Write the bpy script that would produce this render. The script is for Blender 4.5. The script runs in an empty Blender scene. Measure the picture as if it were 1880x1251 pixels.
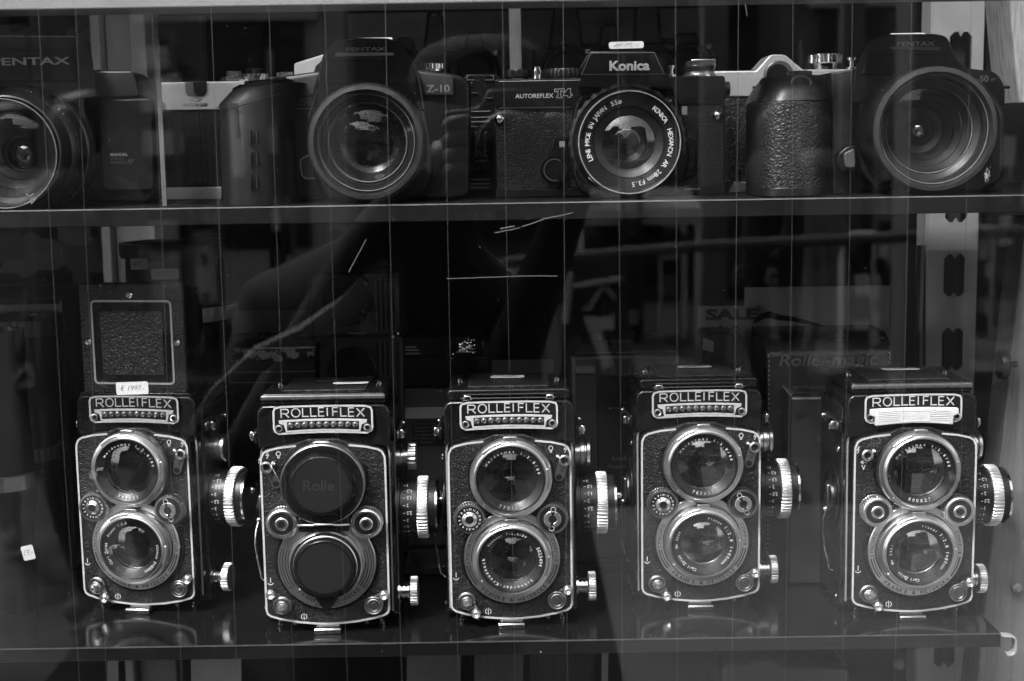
import bpy, bmesh, math, random
from math import sin, cos, pi, radians, hypot
rnd = random.Random(7)
scene = bpy.context.scene
COL = scene.collection
EYE = 1500.0                      # camera height above the pavement, mm

# ------------------------------------------------------------------ camera
FPX = 2611.0; PITCH = radians(7.9); ROLL = radians(0.9)
Fv = (0, cos(PITCH), -sin(PITCH)); U0 = (0, sin(PITCH), cos(PITCH)); X0 = (1, 0, 0)
Uv = tuple(cos(ROLL)*U0[i] + sin(ROLL)*X0[i] for i in range(3))
Rv = tuple(cos(ROLL)*X0[i] - sin(ROLL)*U0[i] for i in range(3))
cam_d = bpy.data.cameras.new("camera"); cam = bpy.data.objects.new("camera", cam_d); COL.objects.link(cam)
from mathutils import Matrix, Vector
cam.matrix_world = Matrix(((Rv[0], Uv[0], -Fv[0], 0), (Rv[1], Uv[1], -Fv[1], 0), (Rv[2], Uv[2], -Fv[2], EYE/1000), (0, 0, 0, 1)))
cam_d.sensor_width = 36; cam_d.lens = 36*FPX/1880
cam_d.clip_start = 0.02; cam_d.clip_end = 400
cam_d.dof.use_dof = True; cam_d.dof.focus_distance = 0.815; cam_d.dof.aperture_fstop = 13.0
scene.camera = cam

# ------------------------------------------------------------------ sky, sun, exposure
SUN_EL, SUN_AZ = radians(48), radians(205)
w = bpy.data.worlds.new("World"); scene.world = w; w.use_nodes = True
nt = w.node_tree; nt.nodes.clear()
sky = nt.nodes.new("ShaderNodeTexSky"); sky.sky_type = 'NISHITA'; sky.sun_disc = False
sky.sun_elevation = SUN_EL; sky.sun_rotation = SUN_AZ; sky.dust_density = 3.0
bw = nt.nodes.new("ShaderNodeRGBToBW"); bg = nt.nodes.new("ShaderNodeBackground"); out = nt.nodes.new("ShaderNodeOutputWorld")
nt.links.new(sky.outputs[0], bw.inputs[0]); nt.links.new(bw.outputs[0], bg.inputs[0]); bg.inputs[1].default_value = 0.15
nt.links.new(bg.outputs[0], out.inputs[0])
sl = bpy.data.lights.new("sun", 'SUN'); sl.energy = 1.5; sl.angle = radians(12); sl.color = (1, 1, 1)
so = bpy.data.objects.new("sun", sl); COL.objects.link(so)
# sun over the street, high behind the photographer's left shoulder
sd = Vector((-0.42, -0.52, 0.92)).normalized()
so.rotation_euler = sd.to_track_quat('Z', 'Y').to_euler()
so.location = (0, -2, 6)
sky.sun_elevation = math.asin(sd.z); sky.sun_rotation = math.atan2(sd.x, sd.y)
scene.view_settings.view_transform = 'Standard'; scene.view_settings.look = 'None'
scene.view_settings.exposure = 2.35; scene.view_settings.gamma = 1
scene.cycles.max_bounces = 14; scene.cycles.transparent_max_bounces = 24
scene.cycles.caustics_reflective = False; scene.cycles.caustics_refractive = False
scene.cycles.sample_clamp_indirect = 3.0

# ------------------------------------------------------------------ measuring: a pixel of the 1880x1251 photograph to (x, z) mm on the plane y = Y mm
def S(px, py, Y):
    a = (px-940)/FPX; b = (625.5-py)/FPX
    d = [Fv[i] + a*Rv[i] + b*Uv[i] for i in range(3)]
    t = Y/d[1]
    return (d[0]*t, d[2]*t)
SHELF = -280.2; USHELF = -32.2        # tops of the two shelves relative to eye height
def T(px, py, dy=0):                  # the same, relative to the base of the middle twin lens camera
    x, z = S(px, py, 800+dy)
    return (x+3.1, z-SHELF)
MM = 1/FPX
# ------------------------------------------------------------------ materials
MATS = {}
def mat(name, base=.5, rough=.5, metal=0., bump=None, coat=0., spec=.5, var=.0, varscale=60, rvar=.08, aniso=0):
    if name in MATS: return MATS[name]
    m = bpy.data.materials.new(name); m.use_nodes = True
    n = m.node_tree; b = n.nodes["Principled BSDF"]
    b.inputs["Base Color"].default_value = (base, base, base, 1)
    b.inputs["Roughness"].default_value = rough; b.inputs["Metallic"].default_value = metal
    b.inputs["Specular IOR Level"].default_value = spec; b.inputs["Coat Weight"].default_value = coat
    b.inputs["Coat Roughness"].default_value = .08
    tc = n.nodes.new("ShaderNodeTexCoord")
    if rvar:
        nz = n.nodes.new("ShaderNodeTexNoise"); nz.inputs["Scale"].default_value = varscale*2.3; nz.inputs["Detail"].default_value = 6
        n.links.new(tc.outputs["Object"], nz.inputs["Vector"])
        mr = n.nodes.new("ShaderNodeMapRange"); mr.inputs[1].default_value = .3; mr.inputs[2].default_value = .7
        mr.inputs[3].default_value = max(.02, rough-rvar); mr.inputs[4].default_value = min(1, rough+rvar)
        n.links.new(nz.outputs["Fac"], mr.inputs[0]); n.links.new(mr.outputs[0], b.inputs["Roughness"])
    if var:
        nz = n.nodes.new("ShaderNodeTexNoise"); nz.inputs["Scale"].default_value = varscale; nz.inputs["Detail"].default_value = 8; nz.inputs["Roughness"].default_value = .65
        n.links.new(tc.outputs["Object"], nz.inputs["Vector"])
        mr = n.nodes.new("ShaderNodeMapRange"); mr.inputs[1].default_value = .3; mr.inputs[2].default_value = .7
        mr.inputs[3].default_value = base*(1-var); mr.inputs[4].default_value = base*(1+var)
        n.links.new(nz.outputs["Fac"], mr.inputs[0]); n.links.new(mr.outputs[0], b.inputs["Base Color"])
    if bump:
        kind, sc, st = bump
        bp = n.nodes.new("ShaderNodeBump"); bp.inputs["Strength"].default_value = st; bp.inputs["Distance"].default_value = .0006
        mp = n.nodes.new("ShaderNodeMapping"); n.links.new(tc.outputs["Object"], mp.inputs[0])
        if kind == 'leather':
            v = n.nodes.new("ShaderNodeTexVoronoi"); v.feature = 'SMOOTH_F1'; v.inputs["Scale"].default_value = sc; v.inputs["Smoothness"].default_value = .5
            q = n.nodes.new("ShaderNodeTexNoise"); q.inputs["Scale"].default_value = sc*.45; q.inputs["Detail"].default_value = 3
            ad = n.nodes.new("ShaderNodeVectorMath"); ad.operation = 'MULTIPLY_ADD'; ad.inputs[1].default_value = (.0025,)*3
            n.links.new(q.outputs["Color"], ad.inputs[0]); n.links.new(mp.outputs[0], ad.inputs[2]); n.links.new(ad.outputs[0], v.inputs["Vector"])
            n.links.new(mp.outputs[0], q.inputs["Vector"]); n.links.new(v.outputs["Distance"], bp.inputs["Height"]); bp.invert = True
        elif kind == 'noise':
            q = n.nodes.new("ShaderNodeTexNoise"); q.inputs["Scale"].default_value = sc; q.inputs["Detail"].default_value = 5
            n.links.new(mp.outputs[0], q.inputs["Vector"]); n.links.new(q.outputs["Fac"], bp.inputs["Height"])
        elif kind == 'ribs':            # fine vertical ribs
            q = n.nodes.new("ShaderNodeTexWave"); q.inputs["Scale"].default_value = sc; q.wave_profile = 'SIN'; q.bands_direction = 'X'
            n.links.new(mp.outputs[0], q.inputs["Vector"]); n.links.new(q.outputs["Fac"], bp.inputs["Height"])
        n.links.new(bp.outputs[0], b.inputs["Normal"])
    MATS[name] = m
    return m
BLK = mat("black_enamel", .0055, .24, spec=.35, rvar=.08)
BLK2 = mat("satin_black", .006, .36, spec=.32, rvar=.08)
MATT = mat("matt_black", .005, .75, spec=.25)
PLAS = mat("black_plastic", .0075, .38, spec=.38, bump=('noise', 2600, .06), rvar=.06)
PLASG = mat("grey_plastic", .065, .45, bump=('noise', 3000, .15))
GLOSS = mat("glossy_black", .005, .12, spec=.5, rvar=.05)
LEA = mat("black_leatherette", .008, .36, spec=.4, bump=('leather', 1150, .7), rvar=.05)
LEAF = mat("coarse_leatherette", .007, .38, spec=.38, bump=('leather', 900, .8), rvar=.05)
GRIP = mat("grip_leatherette", .010, .38, bump=('leather', 760, .8), rvar=.05)
LEAS = mat("smooth_leather", .009, .38, bump=('noise', 900, .25), rvar=.12, var=.3)
CHR = mat("chrome", .64, .14, 1, rvar=.05, varscale=60)
SAT = mat("satin_chrome", .68, .28, 1, rvar=0)
KNR = mat("knurled_nickel", .72, .40, 1, rvar=0)
SATD = mat("dull_alloy", .24, .36, 1, rvar=.05, var=.15, varscale=80)
LINE = mat("bright_line_enamel", .40, .40, rvar=.1, var=.12, varscale=300)
WHT = mat("white_lettering", .50, .5)
GRYL = mat("grey_lettering", .22, .5)
DIML = mat("dim_lettering", .13, .5)
BLKL = mat("black_lettering", .012, .5)
PAPER = mat("paper_tag", .50, .8, var=.05, varscale=400)
INK = mat("pen_ink", .10, .7)
IVORY = mat("white_plastic", .50, .42, var=.04)
SILV = mat("silver_paint", .48, .34, .35, bump=('noise', 2500, .06), var=.06)
RIBS = mat("ribbed_covering", .007, .5, bump=('ribs', 95, 1.0))
WOOD = None
def wood(name, base, scale=1.0, contrast=.6):
    m = bpy.data.materials.new(name); m.use_nodes = True; n = m.node_tree; b = n.nodes["Principled BSDF"]
    tc = n.nodes.new("ShaderNodeTexCoord"); mp = n.nodes.new("ShaderNodeMapping"); mp.inputs["Scale"].default_value = (420*scale, 420*scale, 26*scale)
    q = n.nodes.new("ShaderNodeTexNoise"); q.inputs["Scale"].default_value = 1; q.inputs["Detail"].default_value = 7; q.inputs["Roughness"].default_value = .7
    cr = n.nodes.new("ShaderNodeValToRGB"); e = cr.color_ramp.elements
    e[0].position = .33; e[0].color = (base*(1-contrast),)*3+(1,); e[1].position = .55; e[1].color = (base,)*3+(1,)
    n.links.new(tc.outputs["Object"], mp.inputs[0]); n.links.new(mp.outputs[0], q.inputs["Vector"])
    n.links.new(q.outputs["Fac"], cr.inputs[0]); n.links.new(cr.outputs[0], b.inputs["Base Color"])
    bp = n.nodes.new("ShaderNodeBump"); bp.inputs["Strength"].default_value = .4; bp.inputs["Distance"].default_value = .0006
    n.links.new(q.outputs["Fac"], bp.inputs["Height"]); n.links.new(bp.outputs[0], b.inputs["Normal"]); b.inputs["Roughness"].default_value = .7
    return m
WOODL = wood("weathered_pale_wood", .42); WOODD = wood("stained_wood", .10)
def glass(name, ior, rough=0., tint=1.0, boost=1.0):
    m = bpy.data.materials.new(name); m.use_nodes = True; n = m.node_tree; n.nodes.clear()
    o = n.nodes.new("ShaderNodeOutputMaterial"); mx = n.nodes.new("ShaderNodeMixShader")
    tr = n.nodes.new("ShaderNodeBsdfTransparent"); tr.inputs[0].default_value = (tint, tint, tint, 1)
    gl = n.nodes.new("ShaderNodeBsdfGlossy"); gl.inputs["Roughness"].default_value = rough; gl.inputs[0].default_value = (1, 1, 1, 1)
    fr = n.nodes.new("ShaderNodeFresnel"); ge = n.nodes.new("ShaderNodeNewGeometry")   # no inner total reflection: the sheet is thin
    io = n.nodes.new("ShaderNodeMapRange"); io.inputs[3].default_value = ior; io.inputs[4].default_value = 1/ior
    n.links.new(ge.outputs["Backfacing"], io.inputs[0]); n.links.new(io.outputs[0], fr.inputs[0])
    ml = n.nodes.new("ShaderNodeMath"); ml.operation = 'MULTIPLY'; ml.inputs[1].default_value = boost; ml.use_clamp = True
    n.links.new(fr.outputs[0], ml.inputs[0]); n.links.new(ml.outputs[0], mx.inputs[0]); n.links.new(tr.outputs[0], mx.inputs[1]); n.links.new(gl.outputs[0], mx.inputs[2])
    n.links.new(mx.outputs[0], o.inputs[0]); return m
DRK = glass("dim_front_glass", 1.35, 0.0, .96, .8)
PANE = glass("window_glass", 1.5, 0.0, .985, 1.0)
LENSG = glass("lens_glass", 1.62, 0.0, .80, 1.0)
LENSG2 = glass("coated_glass", 1.5, 0.0, .7, .8)
ACRY = glass("acrylic", 1.49, 0.02, .93, 1.0)

# ------------------------------------------------------------------ mesh builder, in mm
class B:
    def __init__(s): s.v = []; s.f = []
    def add(s, vs, fs):
        o = len(s.v); s.v += [tuple(p) for p in vs]; s.f += [tuple(i+o for i in f) for f in fs]; return s
    def box(s, x0, x1, y0, y1, z0, z1):
        v = [(x, y, z) for z in (z0, z1) for y in (y0, y1) for x in (x0, x1)]
        return s.add(v, [(0, 2, 3, 1), (4, 5, 7, 6), (0, 1, 5, 4), (2, 6, 7, 3), (0, 4, 6, 2), (1, 3, 7, 5)])
    def loft(s, rings, cap0=True, cap1=True, close=True):
        n = len(rings[0]); v = [p for r in rings for p in r]; f = []
        for k in range(len(rings)-1):
            for i in range(n if close else n-1):
                j = (i+1) % n; f.append((k*n+i, k*n+j, (k+1)*n+j, (k+1)*n+i))
        if cap0: f.append(tuple(range(n-1, -1, -1)))
        if cap1: f.append(tuple((len(rings)-1)*n+i for i in range(n)))
        return s.add(v, f)
    def prism(s, pts, y0, y1, taper=None):           # outline in (x, z), from y0 (front) to y1 (back)
        r0 = [(x, y0, z) for x, z in pts]; r1 = [(x, y1, z) for x, z in (taper or pts)]
        return s.loft([r0, r1])
    def prismx(s, pts, x0, x1):                      # outline in (y, z)
        return s.loft([[(x0, y, z) for y, z in pts], [(x1, y, z) for y, z in pts]])
    def prismz(s, pts, z0, z1, top=None):            # outline in (x, y)
        return s.loft([[(x, y, z0) for x, y in pts], [(x, y, z1) for x, y in (top or pts)]])
    def lathe(s, prof, c, axis='y', seg=72, knurl=None, kd=.35, close=False):
        # prof: (r, t) along axis; knurl: set of profile indices whose radius is toothed
        rings = []
        for k, (r, t) in enumerate(prof):
            ring = []
            for i in range(seg):
                a = 2*pi*i/seg; rr = r
                if knurl and k in knurl: rr = r - (kd if (i//2) % 2 else 0)
                u, v_ = rr*cos(a), rr*sin(a)
                if axis == 'y': ring.append((c[0]+u, c[1]+t, c[2]+v_))
                elif axis == 'x': ring.append((c[0]+t, c[1]+u, c[2]+v_))
                else: ring.append((c[0]+u, c[1]+v_, c[2]+t))
            rings.append(ring)
        if close: rings.append(rings[0])
        return s.loft(rings, cap0=not close and prof[0][0] < 1e5 and prof[0][0] > 0 and prof[0][0] < .02 , cap1=not close and prof[-1][0] < .02)
    def cyl(s, c, r, t0, t1, axis='y', seg=32):
        return s.lathe([(.01, t0), (r, t0), (r, t1), (.01, t1)], c, axis, seg)
    def ball(s, c, r, axis='y', seg=20, n=8, sq=1.):
        return s.lathe([(max(.01, r*sin(pi*k/n)), -r*sq*cos(pi*k/n)) for k in range(n+1)], c, axis, seg)
    def dome(s, c, r, h, n=10, seg=64):              # convex cap facing -y, centre base at c
        R = (r*r+h*h)/(2*h); prof = []
        for k in range(n+1):
            rr = r*(1-k/n); prof.append((max(.01, rr), -(math.sqrt(R*R-rr*rr)-(R-h))))
        return s.lathe(prof, c, 'y', seg)
    def stroke(s, path, wd, y0, y1, closed=False):   # flat ribbon in xz following path
        n = len(path); L = []; Rr = []
        for i in range(n):
            if closed: a, b = path[i-1], path[(i+1) % n]; m = path[i]
            else: a, m, b = path[max(i-1, 0)], path[i], path[min(i+1, n-1)]
            d1 = (m[0]-a[0], m[1]-a[1]); d2 = (b[0]-m[0], b[1]-m[1])
            l1 = hypot(*d1) or 1; l2 = hypot(*d2) or 1
            if hypot(*d1) == 0: d1, l1 = d2, l2
            if hypot(*d2) == 0: d2, l2 = d1, l1
            tx, tz = d1[0]/l1+d2[0]/l2, d1[1]/l1+d2[1]/l2; l = hypot(tx, tz) or 1; tx /= l; tz /= l
            c_ = max(.5, tx*d1[0]/l1+tz*d1[1]/l1); h = wd/2/c_
            L.append((m[0]-tz*h, m[1]+tx*h)); Rr.append((m[0]+tz*h, m[1]-tx*h))
        rings = [[(l_[0], y0, l_[1]), (r_[0], y0, r_[1]), (r_[0], y1, r_[1]), (l_[0], y1, l_[1])] for l_, r_ in zip(L, Rr)]
        if closed: rings.append(rings[0])
        return s.loft(rings, cap0=not closed, cap1=not closed)
    def tube(s, path, r, seg=8):
        rings = []; n = len(path)
        for i in range(n):
            a = Vector(path[max(i-1, 0)]); b = Vector(path[min(i+1, n-1)]); t = (b-a).normalized()
            u = t.cross(Vector((0, 0, 1)) if abs(t.z) < .9 else Vector((1, 0, 0))).normalized(); v = t.cross(u)
            rr = r[i] if isinstance(r, (list, tuple)) else r
            rings.append([tuple(Vector(path[i])+u*rr*cos(2*pi*k/seg)+v*rr*sin(2*pi*k/seg)) for k in range(seg)])
        return s.loft(rings)
    def ring(s, c, r0, r1, y0, y1, seg=72, a0=None, a1=None):   # annulus (or sector, clockwise from up in degrees)
        if a0 is None:
            return s.lathe([(r0, y0), (r1, y0), (r1, y1), (r0, y1)], (c[0], 0, c[1]), 'y', seg, close=True)
        n = max(2, int(abs(a1-a0)/4)); p = [(c[0]+(r0+r1)/2*sin(radians(a0+(a1-a0)*i/n)), c[1]+(r0+r1)/2*cos(radians(a0+(a1-a0)*i/n))) for i in range(n+1)]
        return s.stroke(p, r1-r0, y0, y1)

def rpoly(pts, r, n=5):                              # round the corners of a closed outline
    o = []; m = len(pts)
    for i in range(m):
        rr = r[i] if isinstance(r, (list, tuple)) else r
        p0 = Vector(pts[i-1]); p = Vector(pts[i]); p1 = Vector(pts[(i+1) % m])
        if rr <= 0: o.append(tuple(p)); continue
        a = (p0-p); b = (p1-p); k = min(rr, a.length*.49, b.length*.49)
        A = p+a.normalized()*k; C = p+b.normalized()*k
        for j in range(n+1):
            t = j/n; o.append(tuple(A*(1-t)**2 + p*2*t*(1-t) + C*t*t))
    return o
def rrect(x0, x1, z0, z1, r, n=5): return rpoly([(x0, z0), (x1, z0), (x1, z1), (x0, z1)], r, n)
def arc(cx, cz, r, a0, a1, n=12): return [(cx+r*sin(radians(a0+(a1-a0)*i/n)), cz+r*cos(radians(a0+(a1-a0)*i/n))) for i in range(n+1)]

# text -> mesh data from the built-in font
_TC = {}
def tmesh(sx, bold=0., shear=0., res=3):
    k = (sx, bold, shear, res)
    if k in _TC: return _TC[k]
    cu = bpy.data.curves.new("t", 'FONT'); cu.body = sx; cu.size = 1; cu.offset = bold; cu.shear = shear; cu.resolution_u = res; cu.extrude = .02
    ob = bpy.data.objects.new("t", cu); me = ob.to_mesh()
    v = [tuple(p.co) for p in me.vertices]; f = [tuple(p.vertices) for p in me.polygons]
    ob.to_mesh_clear(); bpy.data.objects.remove(ob); bpy.data.curves.remove(cu)
    _TC[k] = (v, f); return _TC[k]
def text(b, sx, x0, x1, z0, z1, y, th=.12, bold=0., shear=0., xf=None):   # fills the box x0..x1, z0..z1, front face near y
    v, f = tmesh(sx, bold, shear)
    if not v: return
    ax, bx = min(p[0] for p in v), max(p[0] for p in v); az, bz = min(p[1] for p in v), max(p[1] for p in v)
    o = []
    for p in v:
        x = x0+(p[0]-ax)/(bx-ax)*(x1-x0); z = z0+(p[1]-az)/(bz-az)*(z1-z0); yy = y - (th if p[2] > 0 else 0)
        o.append(xf(x, yy, z) if xf else (x, yy, z))
    b.add(o, f)
def arctext(b, sx, c, r, a0, a1, h, y, flip=False, bold=0., th=.1, wide=1.):
    # letters stand on radius r; clockwise angles from up; flip = readable along the bottom
    n = len(sx)
    for i, ch in enumerate(sx):
        if ch == ' ': continue
        a = radians(a0+(a1-a0)*(i+.5)/n); v, f = tmesh(ch, bold, 0, 2)
        if not v: continue
        ax, bx = min(p[0] for p in v), max(p[0] for p in v)
        up = (sin(a), cos(a)); rt = (cos(a), -sin(a))
        if flip: up = (-up[0], -up[1]); rt = (-rt[0], -rt[1])
        rr = r+(h if flip else 0)
        ox, oz = c[0]+rr*sin(a), c[1]+rr*cos(a); k = h/.72; o = []
        for p in v:
            u = (p[0]-(ax+bx)/2)*k*wide; q = p[1]*k
            o.append((ox+rt[0]*u+up[0]*q, y-(th if p[2] > 0 else 0), oz+rt[1]*u+up[1]*q))
        b.add(o, f)

# ------------------------------------------------------------------ objects
ORG = {}
def thing(name, label, cat, at=(0, 0, 0), group=None, rotz=0, kind=None):   # at = base point, mm, relative to the eye
    o = bpy.data.objects.new(name, None); COL.objects.link(o); o.empty_display_size = .02
    o.location = (at[0]/1000, at[1]/1000, (at[2]+EYE)/1000); o.rotation_euler = (0, 0, rotz)
    o["label"] = label; o["category"] = cat
    if group: o["group"] = group
    ORG[o.name] = at
    return o
def obj(name, b, m, parent=None, bevel=0, smooth=35, org=None, label=None, seg=2):
    if org is None:
        p = parent; org = (0, 0, 0)
        while p is not None:
            if p.name in ORG: org = ORG[p.name]; break
            p = p.parent
        if parent is None: org = (0, 0, -EYE)
    me = bpy.data.meshes.new(name); k = .001
    me.from_pydata([((x-org[0])*k, (y-org[1])*k, (z-org[2])*k) for x, y, z in b.v], [], b.f)
    bm = bmesh.new(); bm.from_mesh(me); bmesh.ops.recalc_face_normals(bm, faces=bm.faces); bm.to_mesh(me); bm.free()
    o = bpy.data.objects.new(name, me); COL.objects.link(o); o.parent = parent
    me.materials.append(m)
    if smooth: me.shade_smooth(); me.set_sharp_from_angle(angle=radians(smooth))
    if bevel:
        md = o.modifiers.new("bevel", 'BEVEL'); md.width = bevel/1000; md.segments = seg; md.limit_method = 'ANGLE'; md.angle_limit = radians(38)
        md.harden_normals = False
    if label: o["label"] = label
    return o
def tag(o, label, cat, group=None, kind=None):
    if label: o["label"] = label
    if cat: o["category"] = cat
    if group: o["group"] = group
    if kind: o["kind"] = kind
    return o
LOCAL = (0, 0, 0)

# ================================================================== THE STREET (behind the camera, seen in the panes and lenses)
G = 715.0                                          # front face of the window glass
def struct(name, b, m, **k): o = obj(name, b, m, None, **k); o["kind"] = 'structure'; return o
def M(px, py, v):                                  # where a thing stands whose mirror image appears at that pixel, v mm off in the mirror
    x, z = S(px, py, v); return (x, 2*G-v, z)
PAVE = mat("paving", .09, .85, var=.25, varscale=3, bump=('noise', 30, .4))
ROAD = mat("asphalt", .022, .95, spec=.08, var=.2, varscale=2)
def facade_mat(name, base): return mat(name, base, .85, var=.12, varscale=1.5)
struct('ground', B().add([(-60000, -60000, -EYE-120), (60000, -60000, -EYE-120), (60000, G+300, -EYE-120), (-60000, G+300, -EYE-120)], [(0, 1, 2, 3)]), ROAD, smooth=0)
GP = mat("grey_paving", .065, .9, spec=.1, var=.45, varscale=3, bump=('noise', 30, .4))
struct('pavement', B().box(-9000, -1350, -5000, G-70, -EYE-116, -EYE), GP, smooth=0)
struct('tarred_path', B().box(-1349, 300, -5600, G-70, -EYE-116, -EYE-4), mat("tar", .016, .95, spec=.05, var=.4, varscale=4), smooth=0)
struct('paved_path', B().box(301, 1900, -4300, G-70, -EYE-116, -EYE), PAVE, smooth=0)
struct('side_path', B().box(1901, 9000, -3700, G-70, -EYE-116, -EYE-6), GP, smooth=0)
def cobbles():
    b = B().box(-30000, 30000, -11800, -7600, -EYE-116, -EYE); return b
struct('far_pavement', cobbles(), PAVE, smooth=0)
F1 = facade_mat("pale_render", .13); F2 = facade_mat("grey_render", .055); F3 = facade_mat("dark_brick", .025); F4 = facade_mat("white_render", .34); F5 = facade_mat("mid_stone", .07)
WIN = mat("dark_window", .015, .1, spec=.6, rvar=0); ROOF = mat("slate", .05, .7); FRM = mat("painted_frame", .6, .6); CLO = mat("dark_cloth", .012, .9, rvar=0); SKIN = mat("skin", .09, .55, rvar=.05); HAIR = mat("hair", .02, .6)
def building(x0, x1, yf, h, fm, label, nwin, shop=.45, roofh=2600, floors=2):
    # facade faces +y (towards the shop window)
    t = thing('town_house', label, 'house', ((x0+x1)/2, yf, -EYE), group='houses across the street')
    obj('wall', B().box(x0, x1, yf-7000, yf, -EYE-100, h), fm, t, smooth=0)
    m = (x0+x1)/2
    obj('roof', B().prism([(x0-150, h), (x1+150, h), (x1-300, h+roofh), (x0+300, h+roofh)] if roofh > 900 else [(x0-150, h), (x1+150, h), (x1+150, h+300), (x0-150, h+300)], yf-7000, yf+200), ROOF, t, smooth=0)
    wdt = (x1-x0)/nwin
    for fl in range(floors):
        z0 = -EYE+3700+fl*2900
        if z0+1500 > h: break
        for i in range(nwin):
            c = x0+wdt*(i+.5); b = B().box(c-450, c+450, yf+10, yf+40, z0, z0+1500)
            wn = obj('window', b, WIN, t, smooth=0)
            obj('frame', B().prism([(c-520, z0-70), (c+520, z0-70), (c+520, z0+1570), (c-520, z0+1570)], yf+2, yf+9).box(c-25, c+25, yf+41, yf+55, z0, z0+1500), FRM, wn, smooth=0)
    # shop front on the street level
    a = x0+300; e = x1-300; zt = -EYE+2700
    n = max(1, int((e-a)/1500)); st = (e-a)/n
    for i in range(n):
        sw_ = obj('shop_window', B().box(a+i*st+90, a+(i+1)*st-90, yf+10, yf+50, -EYE+500*(i % 3 != 1), zt), WIN, t, smooth=0)
        for _ in range(7):
            qx = a+i*st+rnd.uniform(150, max(200, st-500)); qz = rnd.uniform(-EYE+500, zt-700); qw, qh = rnd.uniform(60, 340), rnd.uniform(100, 800)
            obj('display_item', B().box(qx, min(qx+qw, a+(i+1)*st-100), yf+52+rnd.random()*6, yf+90, qz, qz+qh), rnd.choice([F1, F3, F4, F4, F2, FRM]), sw_, smooth=0)
    obj('fascia', B().box(a-60, e+60, yf+51, yf+160, zt+20, zt+620), F4 if shop > .5 else F3, t, smooth=0)
building(-15500, -9000, -13000, 5200, F5, 'mid grey house across the street, farthest left in the reflections', 4)
building(-9000, -4200, -12500, 6800, F1, 'pale rendered house across the street left of the white one', 3, .2)
building(-4200, -1600, -12800, 4600, F4, 'narrow white house across the street with a tall roof', 2, .8)
building(-1600, 2600, -13600, 3900, F2, 'low grey house across the street behind the photographer', 3, .3)
building(2600, 6400, -12400, 5600, F1, 'pale rendered house across the street right of the low grey one', 3, .8)
building(6400, 12500, -12900, 6800, F3, 'dark brick house across the street, farthest right in the reflections', 5, .8)
# bollards / pillars of pale stone which show as soft upright bands in the window
for px, v, wpx, ztop, lab in [(1715, 7600, 120, 900, 'broad pale stone pillar standing in the street, nearest the right'), (1310, 9500, 46, 1400, 'slim pale stone pillar standing in the street behind the sign boards'),
                              (205, 8800, 80, 1300, 'broad pale stone pillar standing in the street on the left'), (1560, 10500, 40, 2200, 'slim tall pale pillar between the two broad ones on the right'), (88, 9600, 30, 2200, 'slim tall pale pillar at the far left of the street')]:
    x, y, _ = M(px, 300, v); hw = wpx*v*MM/2
    t = thing('stone_pillar', lab, 'pillar', (x, y, -EYE), group='stone pillars of the street arcade')
    obj('shaft', B().box(x-hw, x+hw, y-hw, y+hw, -EYE-20, ztop), F1, t, bevel=20); obj('cap', B().box(x-hw*1.25, x+hw*1.25, y-hw*1.25, y+hw*1.25, ztop+2, ztop+130), F1, t, bevel=15)
# awning bar
x, y, z = M(1400, 455, 6200)
aw = thing('market_awning', 'long low striped awning rail reflected at the right of the window', 'awning', (x, y, -EYE))
obj('rail', B().tube([M(930, 482, 6600), M(1300, 452, 6300), M(1900, 424, 5900)], 26, 10), F5, aw)
for q in (940, 1890):
    xx, yy, zz = M(q, 480 if q < 1000 else 425, 6600 if q < 1000 else 5900); obj('post', B().cyl((xx, yy, 0), 18, -EYE, zz, 'z', 12), FRM, aw)
# A-boards
def aboard(px0, px1, pytop, v, lab, body, word):
    x1_, y, zt = M(px1, pytop, v); x0_, _, _ = M(px0, pytop, v)
    hgt = zt+EYE; lean = hgt*.18
    t = thing('sandwich_board', lab, 'sign board', ((x0_+x1_)/2, y, -EYE), group='sandwich boards on the street')
    b = B().loft([[(x0_-60, y+lean, -EYE), (x1_+60, y+lean, -EYE), (x1_+60, y+lean-25, -EYE), (x0_-60, y+lean-25, -EYE)], [(x0_, y, zt), (x1_, y, zt), (x1_, y-25, zt), (x0_, y-25, zt)]])
    obj('board', b, body, t, smooth=0)
    b = B().loft([[(x0_-60, y-lean, -EYE), (x1_+60, y-lean, -EYE), (x1_+60, y-lean-25, -EYE), (x0_-60, y-lean-25, -EYE)], [(x0_, y-30, zt), (x1_, y-30, zt), (x1_, y-55, zt), (x0_, y-55, zt)]])
    obj('board', b, body, t, smooth=0)
    return t, x0_, x1_, y, zt, lean, hgt
t, a, c, y, zt, le, hg = aboard(908, 1012, 475, 9300, 'pale sandwich board with a dark poster standing in the street', F4, '')
obj('poster', B().loft([[(a+60, y+le*.85+8, zt-hg*.85), (c-60, y+le*.85+8, zt-hg*.85)], [(a+60, y+le*.45+8, zt-hg*.45), (c-60, y+le*.45+8, zt-hg*.45)]], False, False, False), F3, t, smooth=0)
t, a, c, y, zt, le, hg = aboard(1045, 1145, 480, 8800, 'dark sandwich board with a white figure seven standing in the street', F3, '7')
b = B(); zc = zt-hg*.55
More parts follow.
